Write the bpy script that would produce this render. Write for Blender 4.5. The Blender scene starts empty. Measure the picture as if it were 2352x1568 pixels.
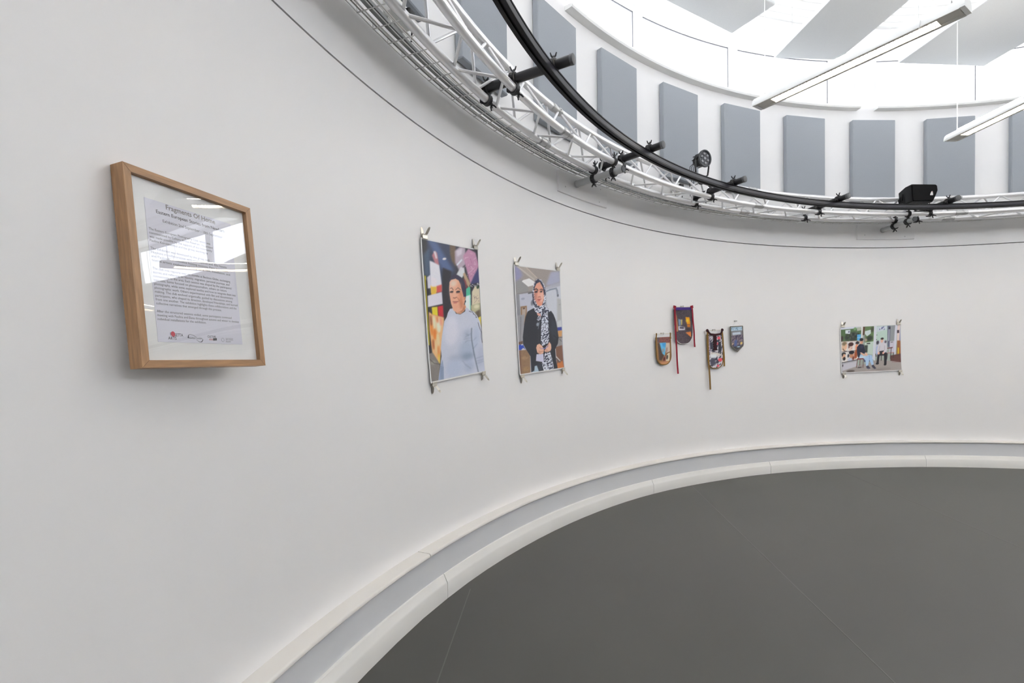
import bpy, math, random
import numpy as np
from mathutils import Matrix, Vector

# ------------------------------------------------------------------ camera, sky, exposure
scene = bpy.context.scene
COL = scene.collection
R = 5.0                      # radius of the round room, metres; centre at the origin, floor at z = 0
F_PX = 1114.943
cd = bpy.data.cameras.new('camera')
cam = bpy.data.objects.new('camera', cd)
COL.objects.link(cam)
cd.sensor_width = 36.0
cd.lens = F_PX / 2352 * 36.0
cd.shift_y = 68.4 / 2352
cd.clip_start = 0.02
_r = Vector((0.06748898, 0.99760812, -0.01494244))
_u = Vector((-0.01891726, 0.01625337, 0.99968893))
_f = Vector((-0.99754066, 0.06718532, -0.01996893))
cam.matrix_world = Matrix(((_r.x, _u.x, -_f.x, 0.0), (_r.y, _u.y, -_f.y, -4.0847), (_r.z, _u.z, -_f.z, 1.196), (0, 0, 0, 1)))
scene.camera = cam

w = bpy.data.worlds.new('overcast_sky')
scene.world = w
w.use_nodes = True
wb = w.node_tree.nodes['Background']
wb.inputs['Color'].default_value = (0.89, 0.93, 1.0, 1)
wb.inputs['Strength'].default_value = 4.0
LAMP_STRENGTH = 20.0
UPLIGHT_STRENGTH = 11.0
vs = scene.view_settings
vs.view_transform = 'Standard'
vs.look = 'None'
vs.exposure = 1.28
vs.gamma = 1.0
vs.use_curve_mapping = False
scene.cycles.max_bounces = 8
scene.cycles.diffuse_bounces = 5       # a white round room: light keeps bouncing
scene.cycles.use_light_tree = False
scene.cycles.caustics_reflective = False
scene.cycles.caustics_refractive = False

random.seed(4)
RNG = np.random.default_rng(7)
PI = math.pi
rad = math.radians


# ------------------------------------------------------------------ materials
def lin(c):
    out = []
    for v in c[:3]:
        v = v / 255.0
        out.append(v / 12.92 if v <= 0.04045 else ((v + 0.055) / 1.055) ** 2.4)
    return (*out, 1.0)


def mat(name, col, rough=0.5, metal=0.0, spec=0.5, noise=None, bump=None, emit=None, coat=0.0):
    m = bpy.data.materials.new(name)
    m.use_nodes = True
    nt = m.node_tree
    b = nt.nodes['Principled BSDF']
    b.inputs['Base Color'].default_value = (*col[:3], 1)
    b.inputs['Roughness'].default_value = rough
    b.inputs['Metallic'].default_value = metal
    b.inputs['Specular IOR Level'].default_value = spec
    b.inputs['Coat Weight'].default_value = coat
    tc = nt.nodes.new('ShaderNodeTexCoord')
    if noise:
        sc_, amt, stretch = noise
        mp = nt.nodes.new('ShaderNodeMapping')
        mp.inputs['Scale'].default_value = stretch
        n = nt.nodes.new('ShaderNodeTexNoise')
        n.inputs['Scale'].default_value = sc_
        n.inputs['Detail'].default_value = 5
        r = nt.nodes.new('ShaderNodeValToRGB')
        r.color_ramp.elements[0].position = 0.3
        r.color_ramp.elements[1].position = 0.7
        r.color_ramp.elements[0].color = (*[c * (1 - amt) for c in col[:3]], 1)
        r.color_ramp.elements[1].color = (*[min(1, c * (1 + amt)) for c in col[:3]], 1)
        nt.links.new(tc.outputs['Object'], mp.inputs['Vector'])
        nt.links.new(mp.outputs['Vector'], n.inputs['Vector'])
        nt.links.new(n.outputs['Fac'], r.inputs['Fac'])
        nt.links.new(r.outputs['Color'], b.inputs['Base Color'])
    if bump:
        sc_, st = bump
        n = nt.nodes.new('ShaderNodeTexNoise')
        n.inputs['Scale'].default_value = sc_
        n.inputs['Detail'].default_value = 3
        bp = nt.nodes.new('ShaderNodeBump')
        bp.inputs['Strength'].default_value = st
        bp.inputs['Distance'].default_value = 0.002
        nt.links.new(tc.outputs['Object'], n.inputs['Vector'])
        nt.links.new(n.outputs['Fac'], bp.inputs['Height'])
        nt.links.new(bp.outputs['Normal'], b.inputs['Normal'])
    if emit:
        m.cycles.emission_sampling = 'FRONT'
        b.inputs['Emission Color'].default_value = (*emit[:3], 1)
        b.inputs['Emission Strength'].default_value = emit[3]
    return m


def glass_mat(name, refl_rough=0.0, wavy=0.0, tint=(1, 1, 1)):
    m = bpy.data.materials.new(name)
    m.use_nodes = True
    nt = m.node_tree
    nt.nodes.remove(nt.nodes['Principled BSDF'])
    out = nt.nodes['Material Output']
    t = nt.nodes.new('ShaderNodeBsdfTransparent')
    t.inputs['Color'].default_value = (*tint, 1)
    g = nt.nodes.new('ShaderNodeBsdfGlossy')
    g.inputs['Roughness'].default_value = refl_rough
    fr = nt.nodes.new('ShaderNodeFresnel')
    geo = nt.nodes.new('ShaderNodeNewGeometry')          # same reflectance on both faces of the thin sheet
    mr = nt.nodes.new('ShaderNodeMapRange')
    mr.inputs['To Min'].default_value = 1.5
    mr.inputs['To Max'].default_value = 1 / 1.5
    nt.links.new(geo.outputs['Backfacing'], mr.inputs['Value'])
    nt.links.new(mr.outputs['Result'], fr.inputs['IOR'])
    mx = nt.nodes.new('ShaderNodeMixShader')
    nt.links.new(fr.outputs['Fac'], mx.inputs['Fac'])
    nt.links.new(t.outputs['BSDF'], mx.inputs[1])
    nt.links.new(g.outputs['BSDF'], mx.inputs[2])
    nt.links.new(mx.outputs['Shader'], out.inputs['Surface'])
    if wavy:
        tc = nt.nodes.new('ShaderNodeTexCoord')
        n = nt.nodes.new('ShaderNodeTexNoise')
        n.inputs['Scale'].default_value = 3.2
        n.inputs['Detail'].default_value = 0.0
        bp = nt.nodes.new('ShaderNodeBump')
        bp.inputs['Strength'].default_value = 1.0
        bp.inputs['Distance'].default_value = wavy
        nt.links.new(tc.outputs['Object'], n.inputs['Vector'])
        nt.links.new(n.outputs['Fac'], bp.inputs['Height'])
        nt.links.new(bp.outputs['Normal'], g.inputs['Normal'])
    return m


def print_mat(name, rough):
    m = bpy.data.materials.new(name)
    m.use_nodes = True
    nt = m.node_tree
    b = nt.nodes['Principled BSDF']
    a = nt.nodes.new('ShaderNodeAttribute')
    a.attribute_name = 'Col'
    nt.links.new(a.outputs['Color'], b.inputs['Base Color'])
    b.inputs['Roughness'].default_value = rough
    return m


M = {}
M['wall'] = mat('white_wall_paint', (0.876, 0.868, 0.864), 0.45, spec=0.35, noise=(1.1, 0.012, (1, 1, 1)), bump=(60, 0.04))
M['groove'] = mat('dark_shadow_gap_back', (0.05, 0.05, 0.05), 0.8)
M['ledge'] = mat('cream_gloss_paint', (0.78, 0.755, 0.715), 0.4, noise=(2.0, 0.015, (1, 1, 1)))
M['plinth'] = mat('pale_grey_plinth_paint', (0.73, 0.74, 0.76), 0.4, noise=(2.5, 0.02, (1, 1, 1)))
M['skirt'] = mat('white_skirting_paint', (0.80, 0.79, 0.76), 0.35, noise=(2.0, 0.02, (1, 1, 1)))
M['floor'] = mat('dark_grey_vinyl', (0.080, 0.079, 0.072), 0.42, spec=0.4, noise=(0.8, 0.06, (1, 1, 1)), bump=(220, 0.05))
M['seam'] = mat('grey_weld_seam', (0.115, 0.114, 0.106), 0.4)
M['ceiling'] = mat('white_ceiling_paint', (0.90, 0.89, 0.87), 0.6)
M['winframe'] = mat('white_window_frame', (0.82, 0.82, 0.80), 0.35)
M['gasket'] = mat('grey_window_gasket', (0.16, 0.16, 0.17), 0.7, spec=0.2)
M['glass'] = glass_mat('window_glass')
M['acrylic'] = glass_mat('frame_acrylic', 0.0, 0.0035)
M['felt'] = mat('grey_acoustic_felt', (0.375, 0.40, 0.43), 0.95, spec=0.1, noise=(300, 0.05, (1, 1, 1)), bump=(400, 0.15))
M['raft'] = mat('pale_grey_raft_felt', (0.79, 0.815, 0.83), 0.95, spec=0.1, noise=(300, 0.04, (1, 1, 1)), bump=(400, 0.15))
M['alu'] = mat('brushed_aluminium', (0.86, 0.86, 0.87), 0.36, 0.45)
M['alu_dark'] = mat('dull_aluminium', (0.55, 0.55, 0.55), 0.4, 0.7)
M['zinc'] = mat('galvanised_wire', (0.68, 0.68, 0.66), 0.4, 0.5)
M['trunk'] = mat('grey_steel_strip', (0.30, 0.315, 0.31), 0.5)
M['black'] = mat('black_powder_coat', (0.012, 0.012, 0.014), 0.35)
M['black_rail'] = mat('black_anodised_rail', (0.005, 0.005, 0.007), 0.45, spec=0.2)
M['rail_face'] = mat('dark_grey_rail_face', (0.018, 0.018, 0.026), 0.4, spec=0.3)
M['black_cap'] = mat('dark_grey_plastic_cap', (0.09, 0.095, 0.10), 0.5)
M['rubber'] = mat('black_rubber', (0.012, 0.012, 0.012), 0.6)
M['grey_tube'] = mat('grey_painted_tube', (0.40, 0.41, 0.41), 0.4)
M['cable_grey'] = mat('grey_cable_sheath', (0.40, 0.39, 0.37), 0.5)
M['cable_white'] = mat('white_cable_sheath', (0.65, 0.63, 0.58), 0.5)
M['white_plastic'] = mat('white_plastic', (0.80, 0.80, 0.77), 0.35)
M['lamp_white'] = mat('white_lamp_housing', (0.82, 0.82, 0.80), 0.35)
M['lamp_grey'] = mat('grey_lamp_underside', (0.62, 0.60, 0.55), 0.45)
M['lamp_glow'] = mat('warm_lamp_strip', (0.9, 0.85, 0.75), 0.4, emit=(1.0, 0.90, 0.79, LAMP_STRENGTH))
M['lamp_up'] = mat('warm_uplight_diffuser', (0.9, 0.88, 0.82), 0.4, emit=(1.0, 0.94, 0.88, UPLIGHT_STRENGTH))
M['louvre'] = mat('cream_louvre_blade', (0.80, 0.74, 0.62), 0.35)
M['wire'] = mat('steel_suspension_wire', (0.55, 0.55, 0.55), 0.35, 0.6)
M['oak'] = mat('oak_veneer', (0.42, 0.235, 0.112), 0.42, noise=(14.0, 0.22, (0.9, 11, 11)), bump=(70, 0.08))
M['oak_joint'] = mat('oak_mitre_line', (0.20, 0.10, 0.05), 0.5)
M['mat_board'] = mat('white_mat_board', (0.92, 0.92, 0.905), 0.8)
M['paper'] = mat('pale_lilac_paper', (0.79, 0.785, 0.87), 0.6)
M['ink'] = mat('dark_grey_ink', (0.075, 0.07, 0.08), 0.6)
M['ink_soft'] = mat('soft_grey_ink', (0.15, 0.14, 0.15), 0.6)
M['ink_title'] = mat('taupe_title_ink', (0.22, 0.20, 0.185), 0.6)
M['ink_black'] = mat('black_ink', (0.02, 0.02, 0.03), 0.6)
M['ink_red'] = mat('red_ink', (0.62, 0.03, 0.07), 0.6)
M['ink_coral'] = mat('coral_ink', (0.60, 0.16, 0.12), 0.6)
M['clip'] = mat('nickel_clip', (0.70, 0.66, 0.58), 0.28, 0.9)
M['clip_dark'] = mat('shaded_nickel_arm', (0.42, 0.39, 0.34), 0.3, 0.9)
M['photo'] = print_mat('photo_print_gloss', 0.32)
M['cloth'] = print_mat('printed_cloth', 0.85)
M['photo_back'] = mat('white_photo_paper', (0.82, 0.82, 0.82), 0.5)
M['ochre'] = mat('ochre_velvet_ribbon', (0.26, 0.145, 0.035), 0.85, bump=(600, 0.2))
M['red_velvet'] = mat('crimson_velvet_ribbon', (0.30, 0.004, 0.022), 0.8, bump=(600, 0.2))
M['maroon'] = mat('maroon_velvet', (0.035, 0.003, 0.007), 0.85, bump=(600, 0.2))
M['purple'] = mat('purple_ribbon', (0.055, 0.022, 0.22), 0.8)
M['grey_bind'] = mat('grey_green_binding', (0.20, 0.19, 0.155), 0.85, bump=(600, 0.2))
M['brass'] = mat('thin_brass_rod', (0.68, 0.60, 0.42), 0.3, 0.9)
M['steel'] = mat('steel_hook', (0.45, 0.45, 0.44), 0.3, 0.9)
M['speaker'] = mat('black_speaker_plastic', (0.012, 0.0125, 0.0135), 0.5, spec=0.3)
M['grille'] = mat('black_speaker_grille', (0.004, 0.004, 0.0045), 0.8, spec=0.15)
M['lens'] = mat('led_lens', (0.30, 0.31, 0.33), 0.06, spec=0.8, coat=1.0)
M['par_face'] = mat('dark_blue_grey_lamp_face', (0.03, 0.032, 0.045), 0.3)
M['badge'] = mat('white_badge', (0.80, 0.78, 0.76), 0.4)
M['badge_red'] = mat('red_badge_mark', (0.55, 0.05, 0.03), 0.5)


# ------------------------------------------------------------------ mesh helpers
class MB:
    def __init__(self):
        self.v, self.f = [], []

    def add(self, vs_, fs_):
        o = len(self.v)
        self.v += [tuple(p) for p in vs_]
        self.f += [tuple(i + o for i in q) for q in fs_]
        return self

    def box(self, c, s, m=None, bev=0.0):
        x, y, z = (k / 2 for k in s)
        if bev <= 0:
            P = [(-x, -y, -z), (x, -y, -z), (x, y, -z), (-x, y, -z), (-x, -y, z), (x, -y, z), (x, y, z), (-x, y, z)]
            Fs = [(0, 3, 2, 1), (4, 5, 6, 7), (0, 1, 5, 4), (1, 2, 6, 5), (2, 3, 7, 6), (3, 0, 4, 7)]
        else:                                    # chamfer all edges: 24 vertices
            b = bev
            P, idx = [], {}
            for sx in (-1, 1):
                for sy in (-1, 1):
                    for sz in (-1, 1):
                        for ax in range(3):
                            p = [sx * x, sy * y, sz * z]
                            for k in range(3):
                                if k != ax:
                                    p[k] -= (sx, sy, sz)[k] * b
                            idx[(sx, sy, sz, ax)] = len(P)
                            P.append(tuple(p))
            Fs = []
            for ax in range(3):
                o1, o2 = [k for k in range(3) if k != ax]
                for sgn in (-1, 1):
                    q = []
                    for a, b2 in ((-1, -1), (1, -1), (1, 1), (-1, 1)):
                        s3 = [0, 0, 0]
                        s3[ax], s3[o1], s3[o2] = sgn, a, b2
                        q.append(idx[(*s3, ax)])
                    Fs.append(tuple(q))
            for ax in range(3):                  # edges parallel to ax
                o1, o2 = [k for k in range(3) if k != ax]
                for a in (-1, 1):
                    for b2 in (-1, 1):
                        q = []
                        for e, fa in ((-1, o1), (1, o1), (1, o2), (-1, o2)):
                            s3 = [0, 0, 0]
                            s3[ax], s3[o1], s3[o2] = e, a, b2
                            q.append(idx[(*s3, fa)])
                        Fs.append(tuple(q))
            for sx in (-1, 1):
                for sy in (-1, 1):
                    for sz in (-1, 1):
                        Fs.append(tuple(idx[(sx, sy, sz, k)] for k in range(3)))
        P = [Vector(p) + Vector(c) for p in P]
        if m is not None:
            P = [m @ p for p in P]
        return self.add(P, Fs)

    def tube(self, pts, r, n=8, caps=True, closed=False):
        pts = [Vector(p) for p in pts]
        N = len(pts)
        rr = r if isinstance(r, (list, tuple)) else [r] * N
        ring, ref = [], None
        for i, p in enumerate(pts):
            a = pts[(i - 1) % N] if (closed or i > 0) else p
            b = pts[(i + 1) % N] if (closed or i < N - 1) else p
            t = (b - a).normalized()
            if ref is None:
                ref = Vector((0, 0, 1)) if abs(t.z) < 0.9 else Vector((1, 0, 0))
            s = t.cross(ref).normalized()
            u = s.cross(t)
            ref = u
            ring.append([p + (s * math.cos(2 * PI * k / n) + u * math.sin(2 * PI * k / n)) * rr[i] for k in range(n)])
        o = len(self.v)
        self.v += [tuple(q) for g in ring for q in g]
        for i in range(N if closed else N - 1):
            j = (i + 1) % N
            for k in range(n):
                l = (k + 1) % n
                self.f.append((o + i * n + k, o + i * n + l, o + j * n + l, o + j * n + k))
        if caps and not closed:
            self.f.append(tuple(o + k for k in reversed(range(n))))
            self.f.append(tuple(o + (N - 1) * n + k for k in range(n)))
        return self

    def sweep(self, prof, a0, a1, step=1.5, caps=True, closed_prof=True):
        """sweep an (r, z) profile about the room's axis between two azimuths in degrees"""
        full = abs(a1 - a0) >= 359.99
        n = max(1, int(math.ceil(abs(a1 - a0) / step)))
        k = len(prof)
        o = len(self.v)
        cnt = n if full else n + 1
        for i in range(cnt):
            a = rad(a0 + (a1 - a0) * i / n)
            for (r, z) in prof:
                self.v.append((r * math.cos(a), r * math.sin(a), z))
        for i in range(n):
            j = (i + 1) % cnt
            for q in range(k if closed_prof else k - 1):
                s = (q + 1) % k
                self.f.append((o + i * k + q, o + i * k + s, o + j * k + s, o + j * k + q))
        if caps and not full and closed_prof:
            self.f.append(tuple(o + q for q in range(k)))
            self.f.append(tuple(o + (cnt - 1) * k + q for q in reversed(range(k))))
        return self

    def prism(self, poly, y0, y1, m=None):
        """extrude a polygon given in local (x, z) from y0 to y1"""
        n = len(poly)
        P = [(x, y0, z) for x, z in poly] + [(x, y1, z) for x, z in poly]
        Fs = [tuple(range(n)), tuple(reversed(range(n, 2 * n)))]
        Fs += [(i, i + n, (i + 1) % n + n, (i + 1) % n) for i in range(n)]
        if m is not None:
            P = [m @ Vector(p) for p in P]
        return self.add(P, Fs)

    def lathe(self, prof, n=24, m=None, capped=True):
        """revolve an (r, y) profile about the local y axis"""
        P, Fs = [], []
        for (r, y) in prof:
            for k in range(n):
                a = 2 * PI * k / n
                P.append((r * math.cos(a), y, r * math.sin(a)))
        for i in range(len(prof) - 1):
            for k in range(n):
                l = (k + 1) % n
                Fs.append((i * n + k, i * n + l, (i + 1) * n + l, (i + 1) * n + k))
        if capped:
            Fs.append(tuple(reversed(range(n))))
            Fs.append(tuple((len(prof) - 1) * n + k for k in range(n)))
        if m is not None:
            P = [m @ Vector(p) for p in P]
        return self.add(P, Fs)

    def mesh(self, name, mt, smooth=True, ang=35, recalc=True):
        me = bpy.data.meshes.new(name)
        me.from_pydata(self.v, [], self.f)
        import bmesh
        bm = bmesh.new()
        bm.from_mesh(me)
        if recalc:
            bmesh.ops.recalc_face_normals(bm, faces=bm.faces)
        bm.to_mesh(me)
        bm.free()
        if mt:
            me.materials.append(M[mt])
        if smooth:
            me.polygons.foreach_set('use_smooth', [True] * len(me.polygons))
            me.set_sharp_from_angle(angle=rad(ang))
        return me


def link(name, me, parent=None, mw=None):
    o = bpy.data.objects.new(name, me)
    COL.objects.link(o)
    if parent is not None:
        o.parent = parent
    if mw is not None:
        o.matrix_local = mw
    return o


def obj(name, mb, mt, parent=None, mw=None, smooth=True, ang=35):
    return link(name, mb.mesh(name, mt, smooth, ang), parent, mw)


def tag(o, label, cat, group=None):
    o['label'] = label
    o['category'] = cat
    if group:
        o['group'] = group
    return o


def thing(name, label, cat, mw, group=None):
    return tag(link(name, None, None, mw), label, cat, group)


def struct(o):
    o['kind'] = 'structure'
    return o


def at(az, r, z, rot=0.0, tilt=0.0, yaw=0.0):
    """frame on the round wall: x to the right as seen from inside, y into the wall, z up"""
    a = rad(az)
    return (Matrix.Translation((r * math.cos(a), r * math.sin(a), z)) @ Matrix.Rotation(a - PI / 2 + yaw, 4, 'Z')
            @ Matrix.Rotation(tilt, 4, 'X') @ Matrix.Rotation(-rot, 4, 'Y'))


def arc(r, z, a0, a1, step=1.5):
    n = max(2, int(abs(a1 - a0) / step) + 1)
    return [(r * math.cos(rad(a0 + (a1 - a0) * i / n)), r * math.sin(rad(a0 + (a1 - a0) * i / n)), z) for i in range(n + 1)]


def polar(r, az, z):
    return (r * math.cos(rad(az)), r * math.sin(rad(az)), z)


# ------------------------------------------------------------------ the room
fl = struct(obj('floor', MB().add([polar(5.15, a, 0) for a in range(0, 360, 3)] + [polar(5.15, a, -0.1) for a in range(0, 360, 3)],
            [tuple(range(120)), tuple(range(239, 119, -1))] + [(i, (i + 1) % 120, (i + 1) % 120 + 120, i + 120) for i in range(120)]),
            'floor', smooth=False))
for (x0, y0, x1, y1) in ((-4.45, -2.10, 3.2, -3.43), (-4.88, -0.30, 4.2, -2.29), (-2.55, -4.15, 1.0, -4.68), (-4.66, 1.50, 4.75, -0.56)):
    d = Vector((x1 - x0, y1 - y0, 0))
    n = Vector((-d.y, d.x, 0)).normalized() * 0.0025
    obj('weld_seam', MB().add([(x0 + n.x, y0 + n.y, 0.0008), (x1 + n.x, y1 + n.y, 0.0008), (x1 - n.x, y1 - n.y, 0.0008), (x0 - n.x, y0 - n.y, 0.0008),
                               (x0 + n.x, y0 + n.y, -.001), (x1 + n.x, y1 + n.y, -.001), (x1 - n.x, y1 - n.y, -.001), (x0 - n.x, y0 - n.y, -.001)],
                              [(0, 1, 2, 3), (4, 7, 6, 5), (0, 4, 5, 1), (1, 5, 6, 2), (2, 6, 7, 3), (3, 7, 4, 0)]), 'seam', fl, smooth=False)

GZ = 2.366      # shadow gap between the lower and the upper lining
SILL, HEAD, CEIL = 3.83, 4.58, 4.82
struct(obj('wall_lower', MB().sweep([(5.0, 0.0), (5.0, GZ - 0.004), (5.03, GZ - 0.004), (5.03, GZ + 0.004), (5.2, GZ + 0.004), (5.2, 0.0)], 0, 360, 1.0), 'wall'))
struct(obj('trim_1', MB().sweep([(5.014, GZ - 0.006), (5.014, GZ + 0.006), (5.028, GZ + 0.006), (5.028, GZ - 0.006)], 0, 360, 1.0), 'groove'))  # dark strip behind the gap, its colour deepens the shade there
struct(obj('wall_upper', MB().sweep([(5.0, GZ + 0.004), (5.0, SILL), (5.42, SILL), (5.42, GZ + 0.004)], 0, 360, 1.0), 'wall'))
struct(obj('wall_head', MB().sweep([(5.0, HEAD), (5.0, CEIL), (5.42, CEIL), (5.42, HEAD)], 0, 360, 1.0), 'wall'))
struct(obj('trim_2', MB().sweep([(5.0, 4.70), (4.95, 4.70), (4.95, 4.735), (4.90, 4.735), (4.90, 4.77), (4.86, 4.77), (4.86, CEIL), (5.0, CEIL)], 0, 360, 1.5), 'ceiling'))
struct(obj('ceiling', MB().add([polar(5.5, a, CEIL) for a in range(0, 360, 3)] + [polar(5.5, a, CEIL + .15) for a in range(0, 360, 3)],
           [tuple(reversed(range(120))), tuple(range(120, 240))] + [(i, i + 120, (i + 1) % 120 + 120, (i + 1) % 120) for i in range(120)]), 'ceiling', smooth=False))

OPEN0, OPEN1 = 180.4, 222.5          # one window opening; eight around the room, 45 degrees apart
pane_me = frame_me = None
for k in range(8):
    s = 45 * k
    struct(obj('wall_pier_%d' % (k + 1), MB().sweep([(5.0, SILL), (5.0, HEAD), (5.42, HEAD), (5.42, SILL)], OPEN0 - 2.9 + s, OPEN0 + s, 0.5), 'wall'))
    wn = struct(link('window_%d' % (k + 1), None))
    a0, a1 = OPEN0 + s, OPEN1 + s
    lw = (a1 - a0) / 3
    obj('bottom_rail', MB().sweep([(5.27, SILL + .03), (5.27, SILL + .075), (5.33, SILL + .075), (5.33, SILL + .03)], a0, a1, 1.0), 'winframe', wn)
    obj('head_rail', MB().sweep([(5.27, HEAD - .05), (5.27, HEAD), (5.33, HEAD), (5.33, HEAD - .05)], a0, a1, 1.0), 'winframe', wn)
    for j in range(4):
        wd = (.52 if j in (1, 2) else .40)
        c = a0 + j * lw + (wd if j == 0 else -wd if j == 3 else 0)
        obj('mullion', MB().sweep([(5.255, SILL + .03), (5.255, HEAD), (5.335, HEAD), (5.335, SILL + .03)], c - wd, c + wd, 0.5), 'winframe', wn)
    for j in range(3):
        b0, b1 = a0 + j * lw + .52 + (.28 if j == 0 else 0), a0 + (j + 1) * lw - .52 - (.28 if j == 2 else 0)
        pn = obj('pane', MB().sweep([(5.297, SILL + .07), (5.297, HEAD - .045), (5.303, HEAD - .045), (5.303, SILL + .07)], b0, b1, 1.0), 'glass', wn)
        obj('gasket', MB().sweep([(5.288, HEAD - .058), (5.288, HEAD - .049), (5.297, HEAD - .049), (5.297, HEAD - .058)], b0, b1, 1.0)
            .sweep([(5.288, SILL + .07), (5.288, HEAD - .05), (5.297, HEAD - .05), (5.297, SILL + .07)], b0, b0 + .07, 1.0), 'gasket', pn)
    obj('sill', MB().sweep([(4.935, SILL - .003), (4.93, SILL + .012), (4.935, SILL + .028), (5.275, SILL + .034), (5.275, SILL - .003)], a0 - .35, a1 + .35, 1.0), 'winframe', wn)

# plinth with its top ledge, and the skirting board in lengths
LZ = 0.277
PR = 4.947
struct(obj('wall_plinth', MB().sweep([(PR, 0.10), (PR, LZ - 0.02), (5.01, LZ - 0.02), (5.01, 0.10)], 0, 360, 1.0), 'plinth'))
lg = struct(link('trim_3', None))
for a0, a1 in ((151.0, 196.3), (196.34, 241.6), (241.66, 286.5), (286.54, 511.0)):
    obj('ledge_board', MB().sweep([(5.005, LZ - .022), (5.005, LZ), (4.932, LZ), (4.927, LZ - .003), (4.924, LZ - .008), (4.924, LZ - .014), (4.928, LZ - .019), (4.935, LZ - .022)],
                                  a0, a1, 1.0), 'ledge', lg)
bs = struct(link('baseboard_round', None))
seams = [152.0, 172.04, 192.9, 211.2, 240.0, 262.0, 284.0, 306.0, 328.0, 350.0, 372.0, 394.0, 416.0, 438.0, 460.0, 482.0, 512.0]
for i in range(len(seams) - 1):
    a0, a1 = seams[i] + .025, seams[i + 1] - .025
    m = MB()
    n = max(8, int((a1 - a0) / 2.2))
    prof = [(PR + .004, -.005), (4.922, -.005), (4.922, .078), (4.927, .086), (PR - .004, .118), (PR + .004, .122)]
    o = len(m.v)
    for q in range(n + 1):
        t = q / n
        a = rad(a0 + (a1 - a0) * t)
        flat = 0.012 * math.sin(PI * t) * min(1, (a1 - a0) / 22) - 0.004     # lengths sit a little flatter than the wall's arc
        for (r, z) in prof:
            rr = r - max(0, flat) * (1 if r < PR - .001 else 0)
            m.v.append((rr * math.cos(a), rr * math.sin(a), z))
    K = len(prof)
    for q in range(n):
        for c in range(K):
            e = (c + 1) % K
            m.f.append((o + q * K + c, o + q * K + e, o + (q + 1) * K + e, o + (q + 1) * K + c))
    m.f.append(tuple(o + c for c in range(K)))
    m.f.append(tuple(o + n * K + c for c in reversed(range(K))))
    obj('skirting_board', m, 'skirt', bs)


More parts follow.
